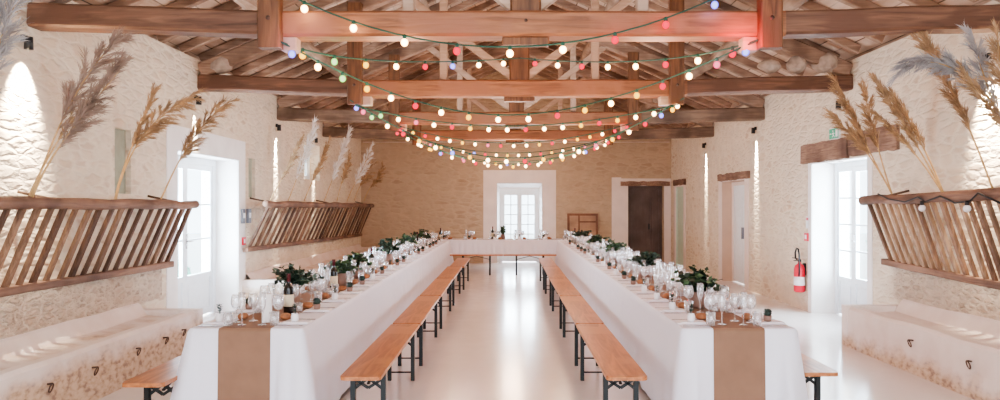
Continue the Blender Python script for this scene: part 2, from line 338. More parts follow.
# plaster surrounds of the openings
def surround(name, axis, face, a0, a1, z1, h, w, mat, t=0.012, sgn=1, z0=0.0):
    m = MB()
    for (p, q, r, s_) in ((a0-w, a0, z0, z1+h), (a1, a1+w, z0, z1+h), (a0, a1, z1, z1+h)):
        if axis == 'x': m.box((face, p, r), (face+sgn*t, q, s_))
        else: m.box((p, face-t, r), (q, face, s_))
    return struct(m.build(name, mat))
surround('trim_1', 'y', YB, BWN[0], BWN[1], BWN[3], 0.36, 0.38, 'plaster')
surround('trim_2', 'y', YB, BD[0], BD[1], BD[3], 0.2, 0.19, 'plaster')
struct(MB().box((2.86, YB-0.011, 0), (3.12, YB, 2.36)).build('trim_14', 'plaster'))
surround('trim_3', 'x', XL, LD[0], LD[1], LD[3], 0.30, 0.28, 'plaster_white', sgn=1)
surround('trim_4', 'x', XR, RD2[0], RD2[1], RD2[3], 0.02, 0.22, 'plaster', sgn=-1)
surround('trim_5', 'x', XR, RD3[0], RD3[1], RD3[3], 0.16, 0.2, 'plaster', sgn=-1)
surround('trim_6', 'x', XR, RD[0], RD[1], RD[3]-0.02, 0.02, 0.12, 'plaster_white', sgn=-1)
# splayed white reveals lining the openings (thin plaster skins)
def lining(name, axis, face, depth, a0, a1, z1, mat, splay=0.0):
    m = MB(); e = 0.006
    def P(dep, a, z): return (face+dep, a, z) if axis == 'x' else (a, face+dep, z)
    for quad in ([P(0, a0+e, 0), P(depth, a0+e+splay, 0), P(depth, a0+e+splay, z1-e), P(0, a0+e, z1-e)], [P(0, a1-e, 0), P(depth, a1-e-splay, 0), P(depth, a1-e-splay, z1-e), P(0, a1-e, z1-e)],
                 [P(0, a0+e, z1-e), P(0, a1-e, z1-e), P(depth, a1-e-splay, z1-e-splay*2), P(depth, a0+e+splay, z1-e-splay*2)]):
        m.add(quad, [(0, 1, 2, 3)])
    return struct(m.build(name, mat))
lining('trim_7', 'x', XL, -0.40, LD[0], LD[1], LD[3], 'plaster_white')
lining('trim_8', 'x', XR, 0.40, RD[0], RD[1], RD[3], 'plaster_white')
lining('trim_9', 'y', YB, 0.40, BWN[0], BWN[1], BWN[3], 'plaster_white', 0.08)
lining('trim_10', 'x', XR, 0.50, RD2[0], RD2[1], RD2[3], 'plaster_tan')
lining('trim_11', 'x', XR, 0.50, RD3[0], RD3[1], RD3[3], 'plaster_white')
# low shutters closing the two slit openings in the left wall, and the lit high window
struct(MB().box((XL-0.10, LN1[0], LN1[2]), (XL-0.06, LN1[1], LN1[3])).build('window_2', 'niche'))
struct(MB().box((XL-0.10, LN2[0], LN2[2]), (XL-0.06, LN2[1], LN2[3])).build('window_3', 'niche'))

def leaf(root, x0, x1, z0, z1, cols, rows, panel, mat='paint_white', handle=None, stile=0.075, glazed=True):
    """a glazed casement or door leaf: stiles, rails, glazing bars, bottom panel"""
    m = MB(); y0, y1 = -0.025, 0.025
    m.box((x0, y0, z0), (x0+stile, y1, z1)); m.box((x1-stile, y0, z0), (x1, y1, z1))
    m.box((x0+stile, y0, z1-stile), (x1-stile, y1, z1)); m.box((x0+stile, y0, z0), (x1-stile, y1, z0+stile*1.3))
    gz = z0+stile*1.3
    if panel:
        m.box((x0+stile, y0, panel), (x1-stile, y1, panel+stile)); m.box((x0+stile, -0.01, z0+stile), (x1-stile, 0.01, panel)); gz = panel+stile
        m.box((x0+stile+0.05, -0.018, gz-panel+z0+0.1), (x1-stile-0.05, 0.018, panel-0.05))
    if glazed:
        for i in range(1, cols): xx = x0+stile+(x1-x0-2*stile)*i/cols; m.box((xx-0.012, -0.015, gz), (xx+0.012, 0.015, z1-stile))
        for j in range(1, rows): zz = gz+(z1-stile-gz)*j/rows; m.box((x0+stile, -0.015, zz-0.012), (x1-stile, 0.015, zz+0.012))
    o = m.build('door_leaf' if panel else 'casement', mat, root)
    if glazed: MB().box((x0+stile, -0.004, gz), (x1-stile, 0.004, z1-stile)).build('glass_pane', 'pane', o)
    if handle is not None:
        MB().box((handle-0.018, -0.034, 1.0 if z1 > 1.9 else (z0+z1)/2), (handle+0.018, -0.026, (1.0 if z1 > 1.9 else (z0+z1)/2)+0.2)).tube([(handle, -0.03, 1.1), (handle, -0.075, 1.1), (handle+0.09*(1 if handle < (x0+x1)/2 else -1), -0.08, 1.1)], 0.009, 6).build('handle', 'steel', o)
    return o
def jamb(root, x0, x1, z1, w=0.05, mat='paint_white', z0=0.0):
    m = MB(); m.box((x0, -0.04, z0), (x0+w, 0.04, z1)); m.box((x1-w, -0.04, z0), (x1, 0.04, z1)); m.box((x0+w, -0.04, z1-w), (x1-w, 0.04, z1)); m.build('frame', mat, root)
# left glazed double door (local x = world y)
d1 = struct(empty('door_1', (XL-0.37, 0, 0), PI/2)); jamb(d1, 9.05, 11.10, 2.27, 0.10)
leaf(d1, 9.15, 10.07, 0.02, 2.17, 1, 3, 0.55); leaf(d1, 10.07, 11.0, 0.02, 2.17, 1, 3, 0.55, handle=10.11)
# right glazed double door (local x = -world y)
d2 = struct(empty('door_2', (XR+0.37, 0, 0), -PI/2)); jamb(d2, -10.95, -9.25, 2.22, 0.08)
leaf(d2, -10.88, -10.38, 0.02, 2.14, 1, 4, 0.5, stile=0.06); leaf(d2, -10.38, -9.32, 0.02, 2.14, 2, 4, 0.5, handle=-10.34)
# back french window
w1 = struct(empty('window_1', (0, YB+0.37, 0))); jamb(w1, -0.30, 0.94, 2.2, 0.14); MB().box((-0.16, -0.04, 1.94), (0.80, 0.04, 2.06)).build('frame', 'paint_white', w1)
leaf(w1, -0.16, 0.32, 0.02, 1.94, 2, 5, 0.45, stile=0.065); leaf(w1, 0.32, 0.80, 0.02, 1.94, 2, 5, 0.45, stile=0.065)
# high window in the left wall
w4 = struct(empty('window_4', (XL-0.25, 0, 0), PI/2)); jamb(w4, LW[0], LW[1], LW[3], 0.06, z0=LW[2]); leaf(w4, LW[0]+0.06, LW[1]-0.06, LW[2], LW[3]-0.06, 1, 1, 0)
# side door with white leaf
d3 = struct(empty('door_3', (XR+0.24, 0, 0), -PI/2)); jamb(d3, -15.56, -14.05, 2.08, 0.08, 'plaster')
m = MB(); m.box((-15.48, -0.02, 0.02), (-14.13, 0.02, 2.0)); m.box((-15.36, -0.028, 1.1), (-14.9, -0.02, 1.88)); m.box((-15.36, -0.028, 0.2), (-14.9, -0.02, 0.98))
m.box((-14.72, -0.028, 1.1), (-14.25, -0.02, 1.88)); m.box((-14.72, -0.028, 0.2), (-14.25, -0.02, 0.98))
lf = m.build('door_leaf', 'paint_white', d3); MB().box((-14.86, -0.06, 0.92), (-14.80, -0.02, 1.15)).build('handle', 'grey', lf)
d4 = struct(empty('door_4', (XR+0.05, 0, 0), -PI/2)); jamb(d4, -19.85, -18.95, 2.08, 0.06, 'paint_green')
m = MB(); m.box((-19.79, -0.02, 0.02), (-19.01, 0.02, 2.02)); m.box((-19.7, -0.028, 0.2), (-19.1, -0.02, 0.9)); m.box((-19.7, -0.028, 1.05), (-19.1, -0.02, 1.9)); m.build('door_leaf', 'paint_green', d4)
d5 = struct(empty('door_5', (0, YB+0.3, 0))); jamb(d5, 3.31, 4.30, 2.13, 0.09, 'door_brown')
m = MB(); m.box((3.40, -0.02, 0.02), (4.21, 0.02, 1.78)); m.box((3.40, -0.03, 1.78), (4.21, 0.03, 1.86)); m.box((3.40, -0.015, 1.86), (4.21, 0.015, 2.04))
m.box((3.46, -0.03, 0.12), (3.93, -0.02, 0.85)); m.box((3.46, -0.03, 0.97), (3.93, -0.02, 1.68)); m.box((3.97, -0.045, 0.02), (4.0, -0.02, 1.78)); m.box((4.03, -0.03, 0.12), (4.17, -0.02, 1.68))
lf = m.build('door_leaf', 'door_brown', d5); MB().box((3.915, -0.07, 0.92), (3.945, -0.03, 1.08)).build('handle', 'black', lf)

# timber lintels
def rough_beam(a0, a1, z0, z1, x0, x1, axis, parent=None, name='lintel', mat='lintel', j=0.012):
    n = max(3, int((a1-a0)/0.12)); m = MB(); vs = []
    for i in range(n+1):
        a = a0+(a1-a0)*i/n; k = [random.uniform(-j, j) for _ in range(4)]
        for (u, w) in ((x0+abs(k[0]), z0+k[0]), (x1, z0+k[1]), (x1, z1+k[2]), (x0+abs(k[3]), z1+k[3])): vs.append((u, a, w) if axis == 'y' else (a, u, w))
    fs = [(i*4+q, i*4+(q+1)%4, (i+1)*4+(q+1)%4, (i+1)*4+q) for i in range(n) for q in range(4)] + [(3, 2, 1, 0), (n*4, n*4+1, n*4+2, n*4+3)]
    return m.add(vs, fs).build(name, mat, parent)
lt = thing('timber_lintel', 'broad rough weathered oak lintel over the glazed door on the right', 'lintel', (0, 0, 0))
rough_beam(9.75, 11.28, 2.22, 2.50, XR-0.05, XR+0.2, 'y', lt, 'plank'); rough_beam(8.5, 9.72, 2.24, 2.53, XR-0.04, XR+0.2, 'y', lt, 'plank')
tag(rough_beam(13.75, 15.75, 2.10, 2.24, XR-0.05, XR+0.2, 'y', name='timber_lintel'), 'rough timber lintel over the white side door between two lit stone strips', 'lintel')
tag(rough_beam(18.7, 20.0, 2.12, 2.26, XR-0.05, XR+0.2, 'y', name='timber_lintel'), 'short dark timber lintel over the pale green door in the far right corner', 'lintel')
tag(rough_beam(3.10, 4.45, 2.13, 2.25, YB-0.06, YB+0.2, 'x', name='timber_lintel'), 'dark timber lintel over the brown door in the back wall', 'lintel')

# ------------------------------------------------------------------ roof timbers
TR = [6.33, 9.75, 13.06, 16.25]
names = ['nearest the camera', 'second from the camera', 'third from the camera', 'farthest, nearest the back wall']
for i, y in enumerate(TR):
    z0, z1 = (3.02, 3.255); PX = 2.085; t = thing('roof_truss', 'oak roof truss spanning the hall, ' + names[i], 'roof truss', (0, y, 0), group='roof trusses')
    grey = i >= 2; bm = 'beam_grey' if i == 2 else 'beam_bulb_lit'
    m = MB(); m.bar((XC-PX-0.1, 0, (z0+z1)/2-0.01), (XC+PX+0.1, 0, (z0+z1)/2-0.01), 0.24, z1-z0-0.02, jit=0.006).build('tie_beam', 'beam_bulb_lit', t)
    m = MB(); m.bar((XL+0.005, 0.0, (z0+z1)/2+0.07), (XC-PX-0.1, 0.0, (z0+z1)/2), 0.22, 0.2 if not grey else 0.22, jit=0.010).build('tie_beam', 'beam_brown' if i < 2 else 'beam_grey', t)
    m = MB(); m.bar((XC+PX+0.1, 0.0, (z0+z1)/2), (XR-0.005, 0.0, (z0+z1)/2+0.07), 0.22, 0.2 if not grey else 0.22, jit=0.010).build('tie_beam', 'beam_brown' if i < 2 else 'beam_grey', t)
    for sx in (-1, 1):
        x = XC-0.05+sx*PX; ze = roof_z(x)-0.30
        MB().bar((x, -0.15, 2.905), (x, -0.15, ze+0.02), 0.185, 0.12, up=(0, 1, 0)).build('queen_post', 'beam_post', t)
        MB().bar((x-sx*0.13, 0, 2.91), (x-sx*0.13, 0, 3.04), 0.13, 0.14, up=(0, 1, 0)).build('corbel_block', 'strut_pale', t)
        e = XL+0.02 if sx < 0 else XR-0.02
        MB().bar((e, 0, 3.36), (XC, 0, RIDGE-0.33), 0.18, 0.2, jit=0.012).build('principal_rafter', 'rafter', t)
        MB().bar((XC+sx*0.09, 0, z1+0.03), (XC+sx*1.55, 0, z1+1.13), 0.08, 0.10).build('strut', 'strut_pale', t)
        MB().bar((XC+sx*1.0, 0.02, z1+0.0), (XC+sx*1.0, 0.02, roof_z(XC+sx*1.0)-0.33), 0.1, 0.1, up=(0, 1, 0)).build('strut', 'strut_pale', t)
        MB().lathe([(0.0, -0.008), (0.02, -0.008), (0.02, 0.0)], 8).build('bolt', 'iron', t, (x, -0.215, 3.15)).rotation_euler = (PI/2, 0, 0)
    MB().bar((XC, 0, z1-0.03), (XC, 0, RIDGE-0.25), 0.26, 0.16, up=(0, 1, 0)).build('king_post', 'beam_post', t)
    MB().bar((XC, 0.0, z0-0.06), (XC, 0.0, z0+0.01), 0.40, 0.12, up=(0, 1, 0)).build('king_block', 'beam_post', t)
    for k, (bx, br) in enumerate(((XC-0.0, 0.016), (XC-0.9, 0.0))):
        if br: MB().lathe([(0.0, -0.01), (br, -0.01), (br, 0.0)], 8).build('bolt', 'iron', t, (bx, -0.122, 3.15)).rotation_euler = (PI/2, 0, 0)
purl = []
for (x, side) in ((XC-3.1, 'lower left'), (XC-1.45, 'upper left'), (XC+1.45, 'upper right'), (XC+3.1, 'lower right')):
    pts = [(x+random.uniform(-0.02, 0.02), y, roof_z(x)-0.15+random.uniform(-0.01, 0.01)) for y in [Y0+0.3+k*1.3 for k in range(17)]]
    tag(MB().tube(pts, 0.095, 10).build('purlin_log', 'log'), f'peeled round log purlin running the length of the roof, {side}', 'purlin', 'roof purlins')
tag(MB().bar((XC, Y0+0.3, RIDGE-0.14), (XC, YB, RIDGE-0.14), 0.16, 0.22).build('ridge_beam', 'rafter'), 'long ridge beam along the top of the roof', 'beam')
pr = {}
for k in range(26):
    y = 5.2+k*0.6
    for sx in (-1, 1):
        if sx not in pr:
            xe = XC+sx*4.3
            pr[sx] = MB().bar((XC+sx*0.05, 0, RIDGE+0.05), (xe, 0, roof_z(xe)+0.05), 0.09, 0.11, jit=0.006).mesh('common_rafter', M['rafter'])
        o = bpy.data.objects.new('common_rafter', pr[sx]); C.objects.link(o); o.location = (0, y, 0)
        tag(o, 'narrow common rafter under the %s roof slope' % ('left' if sx < 0 else 'right'), 'rafter', 'common rafters of the %s slope' % ('left' if sx < 0 else 'right'))
M['rock'] = plain('limestone_rubble', (0.46, 0.37, 0.31), 0.9, var=0.35, sc=7)
def rock(p, r, label):
    bm = bmesh.new(); bmesh.ops.create_icosphere(bm, subdivisions=2, radius=1)
    rnd = random.Random(int(p[0]*100)); ph = [Vector((rnd.uniform(-1, 1), rnd.uniform(-1, 1), rnd.uniform(-1, 1))).normalized() for _ in range(7)]
    for v in bm.verts:
        for h in ph:
            e = v.co.dot(h)-0.72
            if e > 0: v.co -= h*e
        v.co = Vector((v.co.x*r[0], v.co.y*r[1], v.co.z*r[2]))
    me = bpy.data.meshes.new('rubble_stone'); bm.to_mesh(me); bm.free(); me.materials.append(M['rock']); o = bpy.data.objects.new('rubble_stone', me); C.objects.link(o); o.location = p
    tag(o, label, 'stone', 'stones packed above the second truss')
for x, r, w in ((3.42, (0.17, 0.13, 0.10), 'right end of the second tie beam, farthest from the wall'), (3.78, (0.15, 0.12, 0.12), 'right end of the second tie beam, middle one'), (4.16, (0.19, 0.13, 0.15), 'right end of the second tie beam, beside the wall'), (-3.78, (0.17, 0.12, 0.12), 'left end of the second tie beam, beside the wall')):
    rock((x, 9.75-0.02, 3.30+r[2]*0.8+abs(x)*0.012), r, 'pale rubble stone on the '+w)
# ------------------------------------------------------------------ hay racks
def hay_rack(label, y0, y1, step, xw, xt, zb0, zb1, zt0, zt1, railr, sgn, slatw, light='slat'):
    t = thing('hay_rack', label, 'hay rack', (0, 0, 0)); n = int((y1-y0)/0.35)
    def zt(y): return zt0+(zt1-zt0)*(y-y0)/(y1-y0)
    def zb(y): return zb0+(zb1-zb0)*(y-y0)/(y1-y0)
    MB().tube([(xt+random.uniform(-0.012, 0.012), y0-0.1+(y1-y0+0.2)*i/n, zt(y0-0.1+(y1-y0+0.2)*i/n)+random.uniform(-0.01, 0.01)) for i in range(n+1)], [railr*random.uniform(0.92, 1.08) for _ in range(n+1)], 9).build('top_rail', 'rack', t)
    MB().bar((xw, y0-0.1, zb(y0)), (xw, y1+0.1, zb(y1)), 0.08, 0.07, jit=0.006).build('bottom_rail', 'rack', t)
    y = y0+0.05
    while y < y1:
        w = slatw*random.uniform(0.75, 1.2); dy = random.uniform(-0.02, 0.02)
        MB().bar((xw, y, zb(y)+0.02), (xt, y+dy, zt(y)-0.02), w, 0.035, up=(0.3, 0, 1), jit=0.004).build('slat', light if random.random() < 0.6 else 'slat_dark' if light == 'slat' else 'slat', t); y += step*random.uniform(0.88, 1.12)
    for yy in (y0+0.3, (y0+y1)/2, y1-0.3):
        e = XL+0.004 if sgn < 0 else XR-0.004
        MB().tube([(xt, yy, zt(yy)+0.02), (e, yy, zt(yy)+0.10)], 0.014, 6).build('wall_tie', 'iron', t)
    return t
hay_rack('long slanted wooden hay rack on the near left wall, holding three pampas bunches', 3.6, 8.62, 0.185, XL+0.075, -3.69, 0.92, 0.905, 1.62, 1.60, 0.05, -1, 0.046)
hay_rack('slanted wooden hay rack on the far left wall, beyond the glazed door', 11.3, 19.9, 0.30, XL+0.075, -3.67, 0.92, 0.80, 1.61, 1.585, 0.055, -1, 0.08)
hay_rack('slanted wooden hay rack on the right wall with split slats and dark cord', 3.6, 8.60, 0.14, XR-0.075, 4.17, 0.80, 0.935, 1.74, 1.655, 0.055, 1, 0.05, 'slat_gold')

# ------------------------------------------------------------------ masonry troughs
def trough(label, y0, y1, xf, sgn, rings):
    """solid manger: front wall, end walls, sloping bed rising to the room wall"""
    xw = XL+0.003 if sgn < 0 else XR-0.003; h = 0.45; xi = xf+sgn*0.14; m = MB()
    t = thing('masonry_trough', label, 'trough', (0, 0, 0))
    n = int((y1-y0)/0.4)
    def jz(i): return random.uniform(-0.008, 0.008)
    prof = [(xf-sgn*0.03, 0.0), (xf-sgn*0.01, 0.2), (xf, h-0.03), (xf+sgn*0.03, h), (xi-sgn*0.03, h), (xi, h-0.03), (xi+sgn*0.03, 0.37), (xw-sgn*0.12, 0.40), (xw-sgn*0.04, h+0.07), (xw, h+0.10)]
    vs = []; ys = [y0+0.14+(y1-y0-0.28)*i/n for i in range(n+1)]
    for y in ys:
        k = random.uniform(-0.01, 0.01); vs += [(x+k if 0 < q < 7 else x, y, z+(k if z > 0.05 else 0)) for q, (x, z) in enumerate(prof)]
    P = len(prof); m.add(vs, [(i*P+j, i*P+j+1, (i+1)*P+j+1, (i+1)*P+j) for i in range(n) for j in range(P-1)])
    for a, b in ((y0, y0+0.14), (y1-0.14, y1)):
        x0, x1 = sorted((xf-sgn*0.02, xw)); m.box((x0, a, 0), (x1, b, h+0.005))
    m.build('basin', 'trough' if sgn < 0 else 'trough_low', t)
    for (y, z) in rings:
        R = 0.028; pts = [(xf-sgn*(0.035+0.012*math.sin(a)), y+R*0.75*math.cos(a), z-R+R*1.2*math.sin(a)) for a in [2*PI*q/14 for q in range(15)]]
        MB().tube(pts, 0.0055, 6).tube([(xf, y, z), (xf-sgn*0.045, y, z+0.005)], 0.008, 6).build('tether_ring', 'iron', t)
    return t
trough('whitewashed masonry feeding trough under the near left hay rack', 2.6, 8.2, -3.40, -1, [(5.45, 0.28), (6.05, 0.27), (6.75, 0.29), (7.3, 0.29), (7.7, 0.30)])
trough('whitewashed masonry feeding trough under the far left hay rack', 11.25, 20.2, -3.40, -1, [(13, 0.3)])
trough('whitewashed masonry feeding trough with stone foot along the right wall', 2.6, 8.52, 3.86, 1, [(6.15, 0.30), (7.05, 0.31)])
# bare stonework band between trough and rack
struct(MB().box((XL, 2.4, 0.52), (XL+0.02, 8.62, 0.90)).build('trim_12', 'stone_brown'))
struct(MB().box((XR-0.02, 2.4, 0.52), (XR, 8.60, 0.90)).build('trim_13', 'stone_brown'))

# ------------------------------------------------------------------ tables
TZ = 0.77
def table_cloth(name, label, x0, x1, y0, y1, hem, flat_x=None, corners=1.0):
    """tablecloth with a flat top, rounded edges, falling folds and fuller corners"""
    per = []; st = 0.03
    def side(a, b, nrm):
        L = (Vector(b)-Vector(a)).length; n = max(2, int(L/st))
        for i in range(n): per.append((Vector(a).lerp(Vector(b), i/n), Vector(nrm), i*L/n, L))
    side((x0, y0), (x1, y0), (0, -1)); side((x1, y0), (x1, y1), (1, 0)); side((x1, y1), (x0, y1), (0, 1)); side((x0, y1), (x0, y0), (-1, 0))
    rows = [0, 0.02, 0.06, 0.14, 0.26, 0.4, 0.55, 0.7, 0.85, 1.0]; vs = []; N = len(per); ph = random.uniform(0, 6)
    for t in rows:
        for p, nr, s_, L in per:
            dc = min(s_, L-s_)/0.32; cornerf = max(0.0, 1-dc); 
            off = 0.012+0.02*t + corners*0.11*cornerf**2.2*t
            amp = (0.008+0.016*(abs(nr.y) > 0.5))*t*(1+1.5*cornerf)
            if flat_x and abs(nr.y) > 0.5 and flat_x[0]-0.03 < p.x < flat_x[1]+0.03: off, amp = 0.012+0.02*t, 0.0
            else:
                a = s_*(26 if nr.y < -0.5 else 9)+ph; off += amp*(1.6*(1-abs(math.sin(a*0.8)))-0.5+0.5*math.sin(a*2.3+1)+0.5*math.sin(a*0.37))
            off *= min(1, t/0.02) if t < 0.02 else 1
            tang = Vector((-nr.y, nr.x)); e = 0.0
            if s_ < 1e-6: nr2 = Vector((1 if p.x > (x0+x1)/2 else -1, 1 if p.y > (y0+y1)/2 else -1)); q = p+nr2*off*0.72
            else: q = p+nr*off
            z = TZ - t*(TZ-hem) - (0.004 if t > 0 else 0)
            vs.append((q.x, q.y, z))
    fs = [(r*N+i, r*N+(i+1) % N, (r+1)*N+(i+1) % N, (r+1)*N+i) for r in range(len(rows)-1) for i in range(N)]
    m = MB(); m.add(vs, fs, True); m.add([(x0, y0, TZ), (x1, y0, TZ), (x1, y1, TZ), (x0, y1, TZ)], [(0, 1, 2, 3)])
    o = m.build(name, 'cloth'); return tag(o, label, 'tablecloth', 'white tablecloths')
def table(label, x0, x1, y0, y1):
    t = thing('banquet_table', label, 'table', ((x0+x1)/2, (y0+y1)/2, 0), group='long banquet tables'); hx, hy = (x1-x0)/2-0.01, (y1-y0)/2-0.01
    MB().box((-hx, -hy, TZ-0.04), (hx, hy, TZ-0.006)).build('tabletop', 'bench', t)
    for sx in (-1, 1):
        for sy in (-1, 1): MB().box((sx*(hx-0.08)-0.02, sy*(hy-0.25)-0.02, 0), (sx*(hx-0.08)+0.02, sy*(hy-0.25)+0.02, TZ-0.04)).build('leg', 'metal_dark', t)
def runner(label, x0, x1, y0, y1, hang, hem):
    m = MB(); pts = []
    z = TZ+0.003
    if hang: pts = [(y0-(0.012+0.02*t)-0.005, TZ-t*(TZ-hem)) for t in (0.93, 0.8, 0.6, 0.4, 0.2, 0.06, 0.02)] + [(y0-0.006, z)]
    else: pts = [(y0, z)]
    n = 24; pts += [(y0+(y1-y0)*i/n, z) for i in range(1, n+1)]
    vs = []
    for (y, zz) in pts: vs += [(x0, y, zz), (x1, y, zz)]
    m.add(vs, [(2*i, 2*i+1, 2*i+3, 2*i+2) for i in range(len(pts)-1)]); return tag(m.build('paper_runner', 'kraft'), label, 'table runner', 'kraft paper runners')
LX0, LX1, RX0, RX1, TY0, TY1 = -2.135, -1.385, 1.175, 1.93, 4.97, 17.4
table('long table hidden under the white cloth on the left', LX0, LX1, TY0, TY1); table('long table hidden under the white cloth on the right', RX0, RX1, TY0, TY1)
table_cloth('tablecloth', 'white cloth draped over the long left table', LX0, LX1, TY0, TY1, 0.05, (-1.94, -1.59)); table_cloth('tablecloth', 'white cloth draped over the long right table', RX0, RX1, TY0, TY1, 0.05, (1.375, 1.72))
table('cross table joining both long tables before the back window', LX0, RX1, TY1+0.15, TY1+0.9)
# cloth of the cross table falls only part way, as the bench in front shows
table_cloth('tablecloth', 'white cloth on the cross table in front of the back window', LX0, RX1, TY1+0.15, TY1+0.9, 0.42, corners=0.2)
runner('kraft paper runner down the left table, hanging over its near end', -1.94, -1.59, TY0, TY1, True, 0.05); runner('kraft paper runner down the right table, hanging over its near end', 1.375, 1.72, TY0, TY1, True, 0.05)
m = MB().box((-2.0, TY1+0.38, TZ+0.001), (1.8, TY1+0.66, TZ+0.003)); tag(m.build('paper_runner', 'kraft'), 'kraft paper runner along the cross table', 'table runner', 'kraft paper runners')

# ------------------------------------------------------------------ benches
def make_bench(L=2.18, W=0.272):
    t = empty('beer_bench'); SZ = 0.47
    m = MB(); hw, hl = W/2, L/2; c = 0.035
    out = [(-hw+c, -hl), (hw-c, -hl), (hw-c*0.3, -hl+c*0.3), (hw, -hl+c), (hw, hl-c), (hw-c, hl), (-hw+c, hl), (-hw, hl-c), (-hw, -hl+c), (-hw+c*0.3, -hl+c*0.3)]
    k = len(out); vs = [(x, y, SZ-0.027) for x, y in out]+[(x, y, SZ-0.003) for x, y in out]+[(x*0.985, y*0.998, SZ) for x, y in out]
    fs = [(i+r*k, (i+1) % k+r*k, (i+1) % k+(r+1)*k, i+(r+1)*k) for r in range(2) for i in range(k)]+[tuple(range(k-1, -1, -1)), tuple(range(2*k, 3*k))]
    m.add(vs, fs).build('seat', 'bench', t)
    yy = hl-0.3
    for s in (-1, 1):
        y = s*yy; a = hw-0.03; h = SZ-0.028
        f = MB()
        f.box((-a-0.017, y-0.019, 0), (-a+0.017, y+0.019, h)); f.box((a-0.017, y-0.019, 0), (a+0.017, y+0.019, h)); f.box((-a, y-0.015, h-0.03), (a, y+0.015, h))
        f.tube([(-a, y, 0.075), (a, y, 0.075)], 0.008, 6)
        f.build('leg_frame', 'metal_dark', t)
        b = MB(); b.bar((-a, y-s*0.0, h-0.05), (0.0, y, h-0.12), 0.015, 0.02); b.bar((a, y, h-0.05), (0.0, y, h-0.12), 0.015, 0.02)
        b.bar((-a, y, h-0.13), (0, y, h-0.05), 0.015, 0.02); b.bar((a, y, h-0.13), (0, y, h-0.05), 0.015, 0.02)
        b.bar((0, y, h-0.09), (0, y-s*0.32, h-0.01), 0.02, 0.012)
        b.build('brace', 'metal_dark', t)
    return t
PB = Proto(make_bench)
ORD = ['first', 'second', 'third', 'fourth', 'fifth', 'sixth', 'seventh', 'eighth', 'ninth', 'tenth', 'eleventh', 'twelfth', 'thirteenth', 'fourteenth', 'fifteenth', 'sixteenth', 'seventeenth', 'eighteenth', 'nineteenth', 'twentieth', 'twenty-first']
for i in range(5):
    yc = 4.86+1.1+2.2*i
    PB.put((-0.975+(0.03 if i == 4 else 0), yc, 0), f'varnished pine beer bench, {ORD[i]} from the camera along the aisle side of the left table', 'bench', 'aisle-side benches', rz=random.uniform(-0.004, 0.004))
    PB.put((0.785, yc, 0), f'varnished pine beer bench, {ORD[i]} from the camera along the aisle side of the right table', 'bench', 'aisle-side benches', rz=random.uniform(-0.004, 0.004))
for i in range(5):
    yc = 4.68+1.1+2.2*i
    PB.put((-2.325, yc, 0), f'varnished pine beer bench, {ORD[i]} from the camera on the wall side of the left table', 'bench', 'wall-side benches')
    PB.put((2.105, yc+0.3, 0), f'varnished pine beer bench, {ORD[i]} from the camera on the wall side of the right table', 'bench', 'wall-side benches')
PB2 = Proto(lambda: make_bench(1.215, 0.27))
for i, (x, s) in enumerate(((-0.72, 'left'), (0.50, 'right'))):
    PB2.put((x, 16.95, 0), f'short pine bench before the cross table, {s} one of the pair', 'bench', 'benches at the cross table', rz=PI/2)

# ------------------------------------------------------------------ tableware
def spheroid(m, c, rx, ry, rz, seg=10, rings=6, noise=0.0):
    vs = []; fs = []
    for i in range(rings+1):
        a = PI*i/rings
        for k in range(seg):
            b = 2*PI*k/seg; j = 1+random.uniform(-noise, noise); vs.append((c[0]+rx*math.sin(a)*math.cos(b)*j, c[1]+ry*math.sin(a)*math.sin(b)*j, c[2]+rz*math.cos(a)))
    for i in range(rings):
        for k in range(seg): fs.append((i*seg+k, (i+1)*seg+k, (i+1)*seg+(k+1) % seg, i*seg+(k+1) % seg))
    return m.add(vs, fs, True)
def mk_wine():
    return MB().lathe([(0.033, 0), (0.030, 0.003), (0.006, 0.007), (0.004, 0.02), (0.004, 0.085), (0.010, 0.092), (0.030, 0.108), (0.039, 0.135), (0.037, 0.165), (0.031, 0.195), (0.030, 0.195), (0.036, 0.165), (0.037, 0.135), (0.028, 0.111), (0.002, 0.097)], 12).build('wine_glass', 'glass')
def mk_flute():
    return MB().lathe([(0.030, 0), (0.027, 0.003), (0.005, 0.007), (0.004, 0.02), (0.004, 0.08), (0.012, 0.095), (0.022, 0.13), (0.025, 0.17), (0.023, 0.225), (0.022, 0.225), (0.024, 0.17), (0.020, 0.13), (0.002, 0.09)], 10).build('champagne_flute', 'glass')
def mk_tumbler():
    return MB().lathe([(0.026, 0), (0.030, 0.03), (0.034, 0.09), (0.0325, 0.09), (0.028, 0.03), (0.002, 0.008)], 10).build('water_tumbler', 'glass')
def mk_jar():
    t = empty('place_favour'); MB().lathe([(0.028, 0), (0.036, 0.012), (0.038, 0.05), (0.030, 0.068), (0.032, 0.078), (0.028, 0.078), (0.024, 0.06), (0.01, 0.05)], 10).build('pot', 'jar', t)
    m = MB(); rnd = random.Random(3)
    for k in range(26):
        a = rnd.uniform(0, 2*PI); r = rnd.uniform(0, 0.026); h = rnd.uniform(0.10, 0.165); c = Vector((r*math.cos(a), r*math.sin(a), h)); d = Vector((math.cos(a), math.sin(a), 0.6)).normalized()*0.022; s = Vector((-math.sin(a), math.cos(a), 0))*0.009
        m.add([c-d, c+s, c+d, c-s], [(0, 1, 2, 3)])
    m.tube([(0, 0, 0.05), (0.002, 0, 0.13)], 0.004, 5).tube([(0.01, 0.005, 0.05), (0.018, 0.006, 0.12)], 0.003, 5).build('sprig', 'sprig', t); return t
